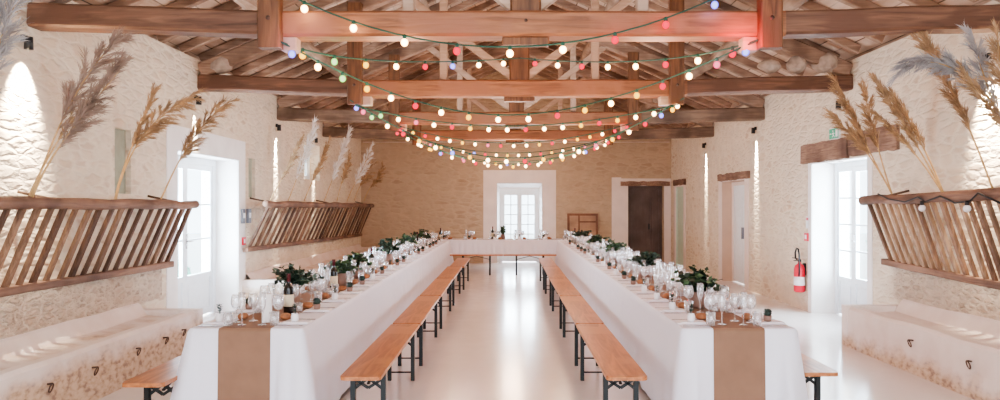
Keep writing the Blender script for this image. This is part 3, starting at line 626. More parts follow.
def mk_pot2():
    t = empty('place_favour'); MB().lathe([(0.024, 0), (0.033, 0.006), (0.037, 0.05), (0.033, 0.052), (0.02, 0.045)], 10).build('pot', 'vase', t)
    m = MB(); rnd = random.Random(4)
    for k in range(60):
        v = Vector((rnd.gauss(0, 1), rnd.gauss(0, 1), rnd.gauss(0, 1))).normalized()*0.032+Vector((0, 0, 0.078)); d = Vector((rnd.uniform(-1, 1), rnd.uniform(-1, 1), rnd.uniform(-1, 1))).normalized()*0.013; q = d.orthogonal().normalized()*0.008
        m.add([v-d, v+q, v+d, v-q], [(0, 1, 2, 3)])
    spheroid(m, (0, 0, 0.075), 0.028, 0.028, 0.028, 8, 6).build('succulent', 'sprig', t); return t
def mk_roll():
    m = MB(); spheroid(m, (0, 0, 0.024), 0.046, 0.036, 0.026, 12, 7, 0.04); return m.build('bread_roll', 'bread')
def mk_napkin():
    m = MB(); m.box((-0.055, -0.10, 0), (0.055, 0.10, 0.006)); m.box((-0.05, -0.098, 0.006), (0.052, 0.07, 0.012)); return m.build('folded_napkin', 'napkin')
def mk_fork():
    m = MB(); m.bar((-0.10, 0, 0.004), (0.04, 0, 0.004), 0.008, 0.003); m.bar((0.04, 0, 0.004), (0.06, 0, 0.004), 0.022, 0.003)
    for k in (-1, 0, 1): m.bar((0.06, k*0.008, 0.004), (0.098, k*0.008, 0.004), 0.004, 0.003)
    return m.build('fork', 'steel')
def mk_knife():
    m = MB(); m.bar((-0.11, 0, 0.004), (0.0, 0, 0.004), 0.012, 0.005); m.bar((0.0, 0, 0.004), (0.11, 0.002, 0.004), 0.018, 0.002); return m.build('table_knife', 'steel')
def mk_bottle():
    t = empty('wine_bottle'); MB().lathe([(0.034, 0), (0.037, 0.006), (0.037, 0.185), (0.033, 0.205), (0.016, 0.23), (0.0135, 0.24), (0.0135, 0.295), (0.015, 0.297), (0.015, 0.303), (0.0, 0.303)], 14).build('bottle_body', 'bottle', t)
    MB().lathe([(0.0378, 0.06), (0.0378, 0.15)], 14).build('label', 'label', t)
    MB().lathe([(0.0145, 0.245), (0.0145, 0.295), (0.016, 0.298), (0.016, 0.306), (0.0, 0.306)], 10).build('foil_cap', 'foil', t); return t
def mk_candle():
    t = empty('pillar_candle'); MB().lathe([(0.034, 0), (0.035, 0.003), (0.035, 0.195), (0.031, 0.2), (0.02, 0.196), (0.0, 0.194)], 16).build('wax_body', 'wax', t); MB().tube([(0, 0, 0.19), (0.001, 0, 0.212)], 0.0015, 5).build('wick', 'black', t); return t
def mk_carafe():
    return MB().lathe([(0.040, 0), (0.045, 0.01), (0.047, 0.12), (0.038, 0.17), (0.020, 0.21), (0.018, 0.24), (0.026, 0.275), (0.025, 0.275), (0.016, 0.24), (0.036, 0.165), (0.044, 0.12), (0.042, 0.012)], 14).build('glass_carafe', 'carafe')
def mk_votive():
    t = empty('candle_jar'); MB().lathe([(0.026, 0), (0.031, 0.01), (0.031, 0.065), (0.029, 0.065), (0.028, 0.012), (0.0, 0.008)], 10).build('jar_glass', 'glass', t); MB().lathe([(0.026, 0.009), (0.026, 0.035), (0.0, 0.036)], 10).build('candle', 'wax', t); return t
def mk_bouquet(seed, w, h, mats):
    t = empty('greenery_bouquet'); rnd = random.Random(seed)
    MB().lathe([(0.035, 0), (0.048, 0.01), (0.055, 0.06), (0.045, 0.105), (0.05, 0.115), (0.046, 0.115), (0.040, 0.10), (0.048, 0.06), (0.0, 0.02)], 14).build('vase', 'vase', t)
    ms = [MB(), MB()]; st = MB()
    for k in range(34):
        a = rnd.uniform(0, 2*PI); el = rnd.uniform(0.15, 1.45); L = rnd.uniform(0.6, 1.0)
        tip = Vector((math.cos(a)*math.cos(el)*w*0.55*L, math.sin(a)*math.cos(el)*w*0.5*L, 0.11+math.sin(el)*(h-0.13)*L+0.01)); b = Vector((tip.x*0.1, tip.y*0.1, 0.09))
        mid = b.lerp(tip, 0.5)+Vector((0, 0, 0.04)); st.tube([b, mid, tip], 0.0025, 4)
        for q in range(13):
            f = rnd.uniform(0.3, 1.05); p = (b.lerp(mid, f*2) if f < 0.5 else mid.lerp(tip, f*2-1)); d = Vector((rnd.uniform(-1, 1), rnd.uniform(-1, 1), rnd.uniform(-0.5, 0.9))).normalized()
            s = d.cross(Vector((rnd.uniform(-1, 1), rnd.uniform(-1, 1), 1))).normalized(); l = rnd.uniform(0.026, 0.050); ww = l*0.42
            ms[rnd.random() < 0.4].add([p, p+d*l*0.4+s*ww, p+d*l+Vector((0, 0, -0.005)), p+d*l*0.4-s*ww], [(0, 1, 2, 3)])
    st.build('stems', mats[0], t); ms[0].build('foliage', mats[0], t); ms[1].build('foliage', mats[1], t); return t

PW, PF, PT, PJ, PR, PN, PK, PFo, PC, PV, PBt = [Proto(f) for f in (mk_wine, mk_flute, mk_tumbler, mk_jar, mk_roll, mk_napkin, mk_knife, mk_fork, mk_carafe, mk_votive, mk_bottle)]
ZT = TZ+0.0015; ZR = TZ+0.0045
rs = random.Random(11); PP = Proto(mk_pot2)
blocked = []
def setting(x_edge, y, inward, where, side, rx0, rx1, horiz=False):
    """one place laid at a table edge; inward is the direction to the middle"""
    def P(u, v, z=None):      # u: distance in from the edge, v: along the table
        x = x_edge+inward*u; yy = y+v
        if horiz: x, yy = y+v, x_edge+inward*u
        zz = (ZR if rx0-0.04 < (yy if horiz else x) < rx1+0.04 else ZT) if z is None else z
        return (x, yy, zz)
    j = lambda s=0.012: rs.uniform(-s, s)
    r = 0 if not horiz else PI/2
    PN.put(P(0.10, -0.02), f'folded pale napkin, {where}', 'napkin', 'napkins '+side, rz=r+PI/2+j(0.1))
    if rs.random() < 0.55: PJ.put(P(0.105, -0.03, ZT+0.0125), f'small white pot with dark sprig, {where}', 'favour pot', 'white favour pots '+side, rz=rs.uniform(0, 6), sc=0.72)
    else: PP.put(P(0.105, -0.03, ZT+0.0125), f'dusky pot with round dark plant, {where}', 'favour pot', 'dusky favour pots '+side, rz=rs.uniform(0, 6), sc=0.8)
    PFo.put(P(0.10, 0.125+j()), f'steel fork, {where}', 'fork', 'forks '+side, rz=r+j(0.1)); PK.put(P(0.125, -0.165+j()), f'steel table knife, {where}', 'knife', 'knives '+side, rz=r+j(0.1))
    spots = [(PR, 0.215+j(), 0.10+j(), 'round brown bread roll', 'roll', 'bread_rolls'), (PW, 0.225+j(), -0.02+j(), 'clear stemmed wine glass', 'glass', ''), (PW, 0.305+j(), 0.055+j(), 'clear stemmed red wine glass', 'glass', ''), (PF, 0.30+j(), -0.115+j(), 'tall clear champagne flute', 'glass', ''), (PT, 0.215+j(), -0.13+j(0.008), 'clear water tumbler', 'glass', '')]
    for pr_, u, v, what, cat, _ in spots:
        p = P(u, v)
        if any((p[0]-b[0])**2+(p[1]-b[1])**2 < b[2]**2 for b in blocked): continue
        pr_.put(p, f'{what}, {where}', cat, {'roll': 'bread rolls ', 'glass': what+'s '}[cat]+side, rz=rs.uniform(0, 6))
# centrepieces (positions measured from the photograph)
cent = []
LG = [(-1.79, 6.15, 0.40, 0.30), (-1.71, 7.55, 0.30, 0.24), (-1.72, 8.35, 0.32, 0.26), (-1.70, 10.5, 0.40, 0.34), (-1.73, 12.8, 0.32, 0.30), (-1.71, 14.6, 0.40, 0.32)]
RG = [(1.52, 5.95, 0.40, 0.30), (1.54, 8.25, 0.36, 0.30), (1.54, 10.6, 0.40, 0.30), (1.54, 12.8, 0.40, 0.28), (1.55, 15.3, 0.44, 0.28)]
mats = [('leaf_dark', 'leaf_mid'), ('leaf_dark', 'leaf_sage'), ('leaf_mid', 'leaf_sage')]
for side, lst in (('left', LG), ('right', RG)):
    for i, (x, y, w, h) in enumerate(lst):
        b = mk_bouquet(i*7+(1 if side == 'left' else 50), w, h, mats[0 if side == 'right' and i == 0 else (i+(side == 'left')) % 3])
        b.location = (x, y, ZR); b.scale = (1.25, 1.25, 1.15); tag(b, f'leafy greenery bouquet in a dusky vase, {ORD[i]} from the camera on the {side} table', 'bouquet', 'greenery bouquets'); blocked.append((x, y, 0.10))
b = mk_bouquet(99, 0.22, 0.34, mats[0]); b.location = (-0.12, TY1+0.5, ZR); tag(b, 'small greenery bouquet on the cross table before the back window', 'bouquet', 'greenery bouquets')
LBt = [(-1.66, 5.60, 'beside the white pillar candle'), (-1.66, 7.05, 'between the first two bouquets'), (-1.66, 9.0, 'just before the large fourth bouquet'), (-1.68, 13.7, 'near the far end')]
for x, y, w in LBt: PBt.put((x, y, ZR), f'dark wine bottle with cream label on the left table, {w}', 'bottle', 'wine bottles'); blocked.append((x, y, 0.085))
PBt.put((1.50, 16.6, ZR), 'dark wine bottle at the far end of the right table', 'bottle', 'wine bottles'); PBt.put((-0.37, TY1+0.5, ZR), 'dark wine bottle on the cross table left of the small bouquet', 'bottle', 'wine bottles')
PBt.put((-1.53, TY1-0.6, ZR), 'dark wine bottle at the far end of the left table', 'bottle', 'wine bottles')
cd = mk_candle(); cd.location = (-1.70, 5.22, ZR); tag(cd, 'tall white pillar candle near the front of the left table', 'candle'); blocked.append((-1.70, 5.22, 0.08))
for side, xs, ys in (('left', -1.76, [7.0, 8.0, 9.3, 9.75, 11.3, 11.75, 13.3, 15.4]), ('right', 1.56, [6.75, 7.15, 7.55, 8.85, 9.3, 9.75, 11.5, 11.9, 13.6, 14.2])):
    for i, y in enumerate(ys):
        x = xs+rs.uniform(-0.03, 0.03); blocked.append((x, y, 0.09)); PC.put((x, y, ZR), f'milky glass water carafe, {ORD[i]} from the camera on the {side} table', 'carafe', 'glass carafes')
for side, xs in (('left', -1.66), ('right', 1.56)):
    for i in range(11):
        y = 5.75+i*1.05; x = xs+rs.uniform(-0.02, 0.06)
        if any((x-b[0])**2+(y-b[1])**2 < (b[2]+0.01)**2 for b in blocked): y += 0.22
        if any((x-b[0])**2+(y-b[1])**2 < b[2]**2 for b in blocked): continue
        blocked.append((x, y, 0.075)); PV.put((x, y, ZR), f'small glass candle jar, {ORD[i]} from the camera on the {side} table', 'candle jar', 'glass candle jars')
for i in range(20):
    y = 5.22+i*0.6
    pos = f'{ORD[i]} place from camera'
    setting(RX0+0.005, y, 1, f'{pos}, aisle side of right table', 'on the aisle side of the right table', 1.375, 1.72)
    setting(RX1-0.005, y, -1, f'{pos}, wall side of right table', 'on the wall side of the right table', 1.375, 1.72)
    setting(LX1-0.005, y, -1, f'{pos}, aisle side of left table', 'on the aisle side of the left table', -1.94, -1.59)
    setting(LX0+0.005, y, 1, f'{pos}, wall side of left table', 'on the wall side of the left table', -1.94, -1.59)
for i in range(6):
    x = -1.5+i*0.6
    blocked.append((-0.12, TY1+0.5, 0.08)); blocked.append((-0.37, TY1+0.5, 0.07))
    setting(TY1+0.165, x, 1, f'{ORD[i]} place from left, near side of cross table', 'on the near side of the cross table', TY1+0.38, TY1+0.66, True)
    setting(TY1+0.885, x, -1, f'{ORD[i]} place from left, far side of cross table', 'on the far side of the cross table', TY1+0.38, TY1+0.66, True)

# ------------------------------------------------------------------ pampas grass
def pampas(label, pts, plume_from, width, mat, group, seed, n=420, thin=False):
    """pts: world points root to tip; feathery plume over the last part"""
    rnd = random.Random(seed); P = [Vector(p) for p in pts]
    def cur(t):     # quadratic/cubic bezier-like through de Casteljau
        q = P[:]
        while len(q) > 1: q = [q[i].lerp(q[i+1], t) for i in range(len(q)-1)]
        return q[0]
    root = thing('pampas_stem', label, 'pampas grass', P[0], group=group); o = P[0]
    MB().tube([cur(i/14)-o for i in range(15)], [0.009-0.0004*i for i in range(15)], 6).build('stem', 'gold', root)
    m = MB(); L = (cur(1)-cur(plume_from)).length; dsc = max(1, P[0].y/8); n = int(n*(2.3 if P[0].y < 9 else 1.4))
    nb = 34 if n > 300 else 20
    for k in range(nb):          # drooping side tufts, each a spray of fine hairs
        f = (k+rnd.random())/nb; t = plume_from+(1-plume_from)*f*0.96; p = cur(t)-o; d = (cur(min(1, t+0.02))-cur(max(0, t-0.02))).normalized()
        ax = d.orthogonal().normalized(); ax.rotate(Matrix.Rotation(rnd.uniform(0, 2*PI), 3, d))
        w = width*1.7*(0.35+0.65*math.sin(PI*min(1, 0.12+f*0.80)))*rnd.uniform(0.45, 1.1); ln = L*rnd.uniform(0.16, 0.34)
        tip = p+d*ln+ax*w+Vector((0, 0, -0.45*w))
        for q in range(int(n/nb)):
            u = rnd.random(); b0 = p.lerp(tip, u*0.8)+Vector((0, 0, 0.10*ln*math.sin(PI*u)))
            dd = ((tip-p).normalized()+Vector((rnd.gauss(0, 0.22), rnd.gauss(0, 0.22), rnd.gauss(-0.08, 0.22)))).normalized(); hl = ln*rnd.uniform(0.25, 0.6)
            sd = dd.cross(Vector((rnd.uniform(-1, 1), rnd.uniform(-1, 1), rnd.uniform(-1, 1)))).normalized()*0.0030*dsc
            e1 = b0+dd*hl*0.5; e2 = b0+dd*hl+Vector((0, 0, -0.12*hl)); m.add([b0-sd, b0+sd, e1+sd, e1-sd, e2], [(0, 1, 2, 3), (3, 2, 4)])
    m.build('plume', mat, root); return root
def pp(px, py, d): return at(px, py, d)
g1 = 'pampas bunch near left'; d = 5.7
pampas('tall grey-mauve pampas plume, upper one of the leftmost bunch on the near left rack', [pp(30, 199, d), pp(50, 150, d), pp(72, 80, d), pp(118, 40, d+0.2)], 0.42, 0.085, 'plume_grey', g1, 1, 800)
pampas('grey-brown pampas plume, lower one of the leftmost bunch on the near left rack', [pp(32, 199, d), pp(45, 160, d), pp(78, 120, d), pp(120, 70, d-0.1)], 0.40, 0.07, 'plume_grey', g1, 2, 700)
pampas('thin dry stem with small plume in the leftmost bunch on the near left rack', [pp(28, 199, d), pp(40, 170, d), pp(62, 130, d), pp(82, 108, d)], 0.6, 0.03, 'plume_brown', g1, 3, 160)
d = 6.93
pampas('upright golden pampas plume, left one of the middle bunch on the near left rack', [pp(115, 199, d), pp(122, 165, d), pp(140, 130, d), pp(154, 92, d)], 0.45, 0.035, 'plume_brown', 'pampas bunch middle left', 4, 330)
pampas('thick golden pampas plume leaning right in the middle bunch on the near left rack', [pp(116, 199, d), pp(124, 160, d), pp(145, 118, d), pp(192, 98, d)], 0.42, 0.075, 'plume_brown', 'pampas bunch middle left', 5, 700)
d = 7.89
pampas('single golden pampas plume above the left glazed door, third bunch on the rack', [pp(161, 199, d), pp(172, 175, d), pp(188, 135, d), pp(222, 107, d)], 0.42, 0.075, 'plume_brown', 'pampas bunch right left', 6, 650)
pampas('grey pampas plume cut off by the left edge of the picture', [pp(-45, 200, 5.0), pp(-30, 130, 5.0), pp(-10, 60, 5.0), pp(20, -8, 5.0)], 0.4, 0.08, 'plume_blue', 'pampas bunch far left edge', 7, 600)
for k, (bx, tx, ty, mt, w, dd) in enumerate(((270, 300, 142, 'plume_brown', 0.035, 11.35), (288, 313, 130, 'plume_white', 0.06, 12.27), (304, 327, 146, 'plume_brown', 0.035, 13.25), (324, 348, 136, 'plume_white', 0.055, 14.7), (337, 349, 155, 'plume_brown', 0.05, 15.8), (347, 370, 150, 'plume_white', 0.09, 16.8), (354, 372, 160, 'plume_brown', 0.09, 17.5), (364, 383, 165, 'plume_brown', 0.07, 18.75))):
    dd = 3.67*F/(VX-bx)
    pampas(f'slender {"pale" if mt == "plume_white" else "brown"} pampas stem on the far left rack, {ORD[k]} from the camera', [pp(bx, 201, dd), pp(bx+(tx-bx)*0.35, 180, dd), pp(bx+(tx-bx)*0.7, ty+22, dd), pp(tx, ty, dd)], 0.3, w, mt, 'pampas stems on the far left rack', 20+k, 520)
d = 8.0; g = 'pampas bunch by the right door'
pampas('golden pampas plume leaning left, tallest left one above the glazed right door', [pp(892, 194, d), pp(876, 165, d), pp(858, 130, d), pp(840, 88, d)], 0.42, 0.05, 'plume_brown', g, 31, 520)
pampas('golden pampas plume standing most upright above the glazed right door', [pp(892, 194, d), pp(880, 160, d), pp(874, 130, d), pp(864, 92, d)], 0.42, 0.06, 'plume_brown', g, 32, 560)
pampas('golden pampas plume leaning lowest to the left above the right door', [pp(892, 194, d), pp(878, 168, d), pp(862, 140, d), pp(832, 117, d)], 0.45, 0.045, 'plume_brown', g, 33, 420)
d = 7.07; g = 'pampas bunch middle right'
pampas('narrow straw-coloured pampas plume leaning left, middle bunch on the right rack', [pp(943, 192, d), pp(925, 158, d), pp(902, 120, d), pp(880, 88, d)], 0.38, 0.032, 'plume_brown', g, 34, 420)
pampas('second straw plume close beside it in the middle bunch on the right rack', [pp(943, 192, d), pp(929, 155, d), pp(912, 125, d), pp(893, 97, d)], 0.38, 0.04, 'plume_brown', g, 35, 420)
pampas('lowest thin straw plume of the middle bunch on the right rack', [pp(942, 192, d), pp(922, 160, d), pp(905, 140, d), pp(873, 113, d)], 0.4, 0.022, 'plume_brown', g, 36, 260)
d = 6.33; g = 'pampas bunch right'
pampas('tall brown pampas plume whose tip rises above the drooping grey one', [pp(993, 190, d), pp(975, 140, d), pp(955, 90, d), pp(920, 35, d)], 0.36, 0.05, 'plume_brown', g, 37, 620)
pampas('large blue-grey pampas plume arching to the left on the right rack', [pp(1040, 185, 5.9), pp(1010, 110, 5.9), pp(950, 40, 5.9), pp(906, 68, 5.9)], 0.40, 0.065, 'plume_blue', g, 38, 1100)
pampas('upright grey pampas plume at the right edge of the picture', [pp(1035, 190, 5.9), pp(1012, 140, 5.9), pp(985, 95, 5.9), pp(974, 38, 5.9)], 0.45, 0.055, 'plume_blue', g, 39, 600)
pampas('brown pampas plume at the right edge, below the upright grey one', [pp(1048, 189, 5.7), pp(1015, 150, 5.7), pp(990, 105, 5.7), pp(966, 76, 5.7)], 0.45, 0.04, 'plume_brown', g, 40, 400)
pampas('brown pampas plume rising out of the picture at the right edge', [pp(1059, 189, 5.6), pp(1020, 140, 5.6), pp(1000, 90, 5.6), pp(998, 40, 5.6)], 0.42, 0.06, 'plume_brown', g, 41, 500)

# ------------------------------------------------------------------ string lights
BC = {'w': ((1.0, 0.50, 0.16), (1, 0.86, 0.60)), 'r': ((1.0, 0.01, 0.05), (1, 0.06, 0.10)), 'y': ((1.0, 0.38, 0.0), (1, 0.62, 0.10)), 'b': ((0.12, 0.12, 1.0), (0.40, 0.42, 1.0)), 'g': ((0.25, 0.9, 0.12), (0.80, 1.0, 0.5)), 'p': ((1.0, 0.06, 0.20), (1, 0.26, 0.34))}
BN = {'w': 'warm white', 'r': 'red', 'y': 'yellow', 'b': 'blue', 'g': 'green', 'p': 'pink'}
for k, (c_, co) in BC.items(): M['bulb_'+k] = emit('lit_bulb_'+BN[k].replace(' ', '_'), c_, {'w': 5.5, 'r': 1.1, 'y': 1.7, 'b': 1.5, 'g': 1.1, 'p': 1.2}[k], core=co)
bulb_me = {k: spheroid(MB(), (0, 0, -0.055), 0.031, 0.031, 0.034, 14, 9).mesh('bulb', M['bulb_'+k]) for k in BC}
sock_me = MB().lathe([(0.012, -0.030), (0.016, -0.026), (0.016, 0.004), (0.010, 0.010), (0, 0.010)], 8).mesh('socket', M['cord_green'])
PL = []
def festoon(label, pts3, cols, first=0.5, mat='cord_green'):
    """pts3: ordered world points of the cord; bulbs evenly along it"""
    P = [Vector(p) for p in pts3]; t = thing('light_string', label, 'string lights', P[0], group='festoon strings'); o = P[0]
    MB().tube([p-o for p in P], 0.0075, 6).build('cable', mat, t)
    seg = [(P[i+1]-P[i]).length for i in range(len(P)-1)]; T = sum(seg); n = len(cols)
    for k in range(n):
        s = T*(k+first)/(n-1+2*first) if n > 1 else T/2; i = 0
        while i < len(seg)-1 and s > seg[i]: s -= seg[i]; i += 1
        q = P[i].lerp(P[i+1], s/seg[i])-o
        b = bpy.data.objects.new('bulb', bulb_me[cols[k]]); C.objects.link(b); b.parent = t; b.location = q; b['label'] = BN[cols[k]]+' lit bulb'
        so = bpy.data.objects.new('socket', sock_me); C.objects.link(so); so.parent = b
        PL.append((q+o, cols[k]))
def swag(a, mid, b, n=20):
    """parabola through three world points in order a, mid (middle), b"""
    a, mid, b = Vector(a), Vector(mid), Vector(b); c = mid*2-(a+b)/2
    return [(a*(1-t)**2+c*2*t*(1-t)+b*t*t) for t in [i/n for i in range(n+1)]]
festoon('string of coloured bulbs swagging across the nearest tie beam', swag(at(283, -8, 6.12), at(508, 47, 6.1), at(736, -12, 6.12)), 'wwwrwwrrb', 0.45)
h1, h2 = at(281, 42, 6.17), at(758, 40, 6.17); kp = at(520, 58, 9.4)
festoon('coloured bulbs strung from near left post to centre of second beam', swag(h1, at(388, 61, 7.6), kp), 'ygywrbww', 0.7)
festoon('coloured bulbs strung from centre of second beam to near right post', swag(kp, at(640, 61, 7.6), h2), 'rwrwwrwr', 0.7)
festoon('long string of bulbs sagging deep from the near posts to below the second beam', swag(h1, at(508, 115, 8.2), h2), 'bwgywrwywwrywyrwpb', 0.4)
h3, h4 = at(356, 106, 9.42), at(680, 104, 9.42)
festoon('string of bulbs hung between the posts of the second truss', swag(h3, at(512, 126, 10.3), h4), 'pgwpwrywwrwwyrywwy', 0.4)
festoon('string of bulbs hung between the second and third trusses, deeper sag', swag(at(350, 100, 9.5), at(514, 158, 10.8), at(684, 98, 9.5)), 'bgwrywbywwrywwpywrbw', 0.4)
h5, h6 = at(396, 125, 12.8), at(632, 123, 12.8)
festoon('string of bulbs hung between the posts of the third truss', swag(h5, at(512, 143, 13.5), h6), 'ryrwwywprwwyrwyywrr', 0.4)
festoon('deep string of bulbs beyond the third truss', swag(at(393, 128, 13.0), at(512, 164, 14.0), at(634, 126, 13.0)), 'rwwybwprwwywwrywbwrrw', 0.4)
festoon('farthest upper string of bulbs hung at the fourth truss', swag(at(415, 138, 15.9), at(512, 153, 16.2), at(611, 137, 15.9)), 'rpywwbrwywwrywwppw', 0.4)
festoon('farthest lower string of bulbs hung below the fourth truss', swag(at(417, 142, 15.9), at(512, 162, 16.6), at(609, 141, 15.9)), 'wyrwpwwybwrwywpwrw', 0.4)
# unlit festoon cord looped along the right hay rack
t = thing('light_string', 'dark unlit festoon cord with white globes looped on the right hay rack', 'string lights', at(878, 194, 8.2))
o = t.location; pts = []
for (a, b_, dd) in ((878, 194, 8.2), (888, 199, 8.0), (905, 202, 7.7), (918, 197, 7.45), (925, 202, 7.3), (940, 196, 7.05), (955, 203, 6.85), (970, 201, 6.6), (978, 193, 6.5), (1000, 203, 6.1)):
    p = at(a, b_, dd); p.x = 4.10; p.y = p.x*F/(a-VX); pts.append(p-o)
MB().tube(pts, 0.009, 6).build('cable', 'black', t)
for px, py in ((922, 203), (967, 203)):
    y = 4.09*F/(px-VX); c_ = Vector((4.09, y, H+(VY-py)*y/F))-o; m = MB(); spheroid(m, (0, 0, -0.05), 0.033, 0.033, 0.035, 12, 8); b = m.build('globe', 'globe', t, c_); MB().lathe([(0.013, -0.025), (0.018, -0.02), (0.018, 0.02), (0, 0.02)], 8).build('socket', 'black', b)

# ------------------------------------------------------------------ wall spotlights
def mk_spot():
    t = empty('wall_spotlight'); MB().box((-0.008, -0.03, -0.02), (0.03, 0.03, 0.05)).build('bracket', 'black', t)
    MB().tube([(0.06, 0, 0.03), (0.06, 0, -0.1)], [0.04, 0.045], 12).tube([(0.03, 0, 0.02), (0.06, 0, 0.0)], 0.012, 6).build('lamp_head', 'black', t); return t
PS = Proto(mk_spot)
spots = [(XL, 6.16, 'left wall under the nearest beam'), (XL, 9.55, 'left wall under the second beam'), (XL, 12.9, 'left wall under the third beam'), (XL, 15.4, 'left wall near the high window'),
         (XR, 6.9, 'right wall above the hay rack, nearest one'), (XR, 9.95, 'right wall above the glazed door lintel'), (XR, 13.4, 'right wall between side door and extinguisher'), (XR, 16.8, 'right wall beyond the side door')]
for x, y, w in spots:
    s = 1 if x < 0 else -1
    PS.put((x+s*0.012, y, 2.975), f'small black spotlight on the {w}', 'spotlight', 'wall spotlights', rz=0 if s > 0 else PI, sc=0.8)
    if y == 9.95: continue
    L = bpy.data.lights.new('spot_beam', 'SPOT'); L.energy = 900; L.color = (1.0, 0.86, 0.66); L.spot_size = math.radians(25); L.spot_blend = 0.6; L.shadow_soft_size = 0.02
    if y == 9.55: L.energy = 300
    o = bpy.data.objects.new('spot_beam', L); C.objects.link(o); o.location = (x+s*0.062, y, 2.87); o.rotation_euler = (0, s*math.radians(12), 0)
    if y < 7: L.spot_size = math.radians(64); L.spot_blend = 1.0; L.energy = 620; o.location.x = x+s*0.15; o.rotation_euler = (0, s*math.radians(26), 0)

# ------------------------------------------------------------------ wall fittings
EXS = 0.87
ex = thing('fire_extinguisher', 'red fire extinguisher hung on the right wall beside the glazed door', 'extinguisher', (XR-0.09, 11.2, 0.283))
MB().lathe([(0.06, 0), (0.078, 0.012), (0.08, 0.05), (0.08, 0.40), (0.065, 0.46), (0.03, 0.49), (0.022, 0.50), (0.022, 0.53), (0, 0.53)], 18).build('cylinder_body', 'red', ex)
MB().lathe([(0.0808, 0.12), (0.0808, 0.27)], 18).build('label_plate', 'white', ex)
MB().box((-0.02, -0.02, 0.52), (0.02, 0.02, 0.57)).bar((0, -0.01, 0.58), (-0.12, -0.04, 0.60), 0.02, 0.012).bar((0, -0.01, 0.555), (-0.10, -0.04, 0.55), 0.02, 0.012).build('valve', 'black', ex)
MB().tube([(0, 0.02, 0.54), (-0.03, 0.075, 0.58), (-0.03, 0.085, 0.68), (-0.03, 0.03, 0.76), (-0.04, -0.06, 0.75), (-0.05, -0.12, 0.64), (-0.05, -0.13, 0.45), (-0.05, -0.11, 0.28)], 0.013, 8).build('hose', 'black', ex)
MB().box((0.06, -0.03, 0.3), (0.0899, 0.03, 0.5)).build('bracket', 'black', ex)
ex.scale = (1, 1, 0.87)
cp = thing('call_point', 'red manual alarm call point above the extinguisher on the right wall', 'alarm', (XR, 11.1, 1.12))
MB().box((-0.035, -0.06, -0.06), (-0.001, 0.06, 0.06)).build('housing', 'red', cp); MB().box((-0.038, -0.03, -0.03), (-0.035, 0.03, 0.03)).build('button', 'white', cp)
sg = thing('notice_plate', 'small pale notice plate above the red alarm on the right wall', 'sign', (XR, 11.1, 1.34)); MB().box((-0.012, -0.05, -0.09), (-0.001, 0.05, 0.09)).build('plate', 'white', sg); MB().box((-0.014, -0.04, 0.03), (-0.012, 0.04, 0.07)).build('marking', 'red', sg)
cp = thing('call_point', 'red manual alarm call point beside the left glazed door', 'alarm', (XL, 11.28, 1.05))
MB().box((0.001, -0.06, -0.06), (0.035, 0.06, 0.06)).build('housing', 'red', cp); MB().box((0.035, -0.03, -0.03), (0.038, 0.03, 0.03)).build('button', 'white', cp)
for (y, w, z) in ((11.24, 'nearer', 1.43), (11.5, 'farther', 1.43)):
    sw = thing('switch_box', f'grey switch box on the left wall beyond the glazed door, {w} of two', 'switch', (XL, y, z), group='switch boxes'); MB().box((0.001, -0.06, -0.11), (0.04, 0.06, 0.11)).build('housing', 'grey', sw); MB().box((0.04, -0.03, -0.03), (0.048, 0.03, 0.05)).build('rocker', 'white', sw)
# exit sign: green plate with a running figure, arrow and door
es = thing('exit_sign', 'small green and white emergency exit sign over the right lintel', 'sign', (XR-0.03, 10.15, 2.50))
MB().box((0.0, -0.15, 0), (0.028, 0.15, 0.16)).build('housing', 'white', es)
M['sign_green'] = plain('exit_green', (0.02, 0.42, 0.24), 0.4, var=0.03)
MB().box((-0.004, -0.14, 0.012), (0.0, 0.14, 0.148)).build('plate', 'sign_green', es)
m = MB(); e = -0.006
m.box((e, -0.125, 0.03), (-0.004, -0.06, 0.13)); m.bar((e, 0.02, 0.085), (e, 0.0, 0.055), 0.002, 0.022); m.bar((e, 0.0, 0.06), (e, 0.04, 0.035), 0.002, 0.012); m.bar((e, 0.0, 0.06), (e, -0.03, 0.03), 0.002, 0.012); m.bar((e, 0.015, 0.09), (e, -0.03, 0.08), 0.002, 0.01); m.bar((e, 0.015, 0.09), (e, 0.05, 0.075), 0.002, 0.01); m.box((e, 0.012, 0.105), (-0.004, 0.032, 0.125))
m.bar((e, 0.07, 0.08), (e, 0.12, 0.08), 0.002, 0.014); m.build('pictogram', 'white', es)
# framed panel leaning at the back wall
fp = thing('framed_panel', 'reddish wooden frame with plywood panel leaning at the back wall', 'panel', (2.05, YB-0.16, 0)); fp.rotation_euler = (math.radians(-5), 0, 0)
m = MB(); m.box((-0.42, -0.02, 0), (-0.36, 0.02, 1.37)); m.box((0.36, -0.02, 0), (0.42, 0.02, 1.37)); m.box((-0.36, -0.02, 1.31), (0.36, 0.02, 1.37)); m.box((-0.36, -0.02, 0.3), (0.36, 0.02, 0.36)); m.box((-0.12, -0.02, 0.36), (-0.08, 0.02, 1.31)); m.box((-0.08, -0.025, 1.12), (0.36, 0.02, 1.16)); m.build('frame', 'frame_wood', fp)
MB().box((-0.36, 0.0, 0.36), (0.36, 0.015, 1.31)).build('panel', 'panel_wood', fp)
tag(MB().tube([(XL+0.05, YB-0.009, 3.33), (-2, YB-0.009, 3.335), (2.4, YB-0.009, 3.33), (XR-0.05, YB-0.009, 3.335)], 0.010, 6).build('conduit_pipe', 'plaster'), 'thin pale conduit running across the top of the back wall', 'pipe')

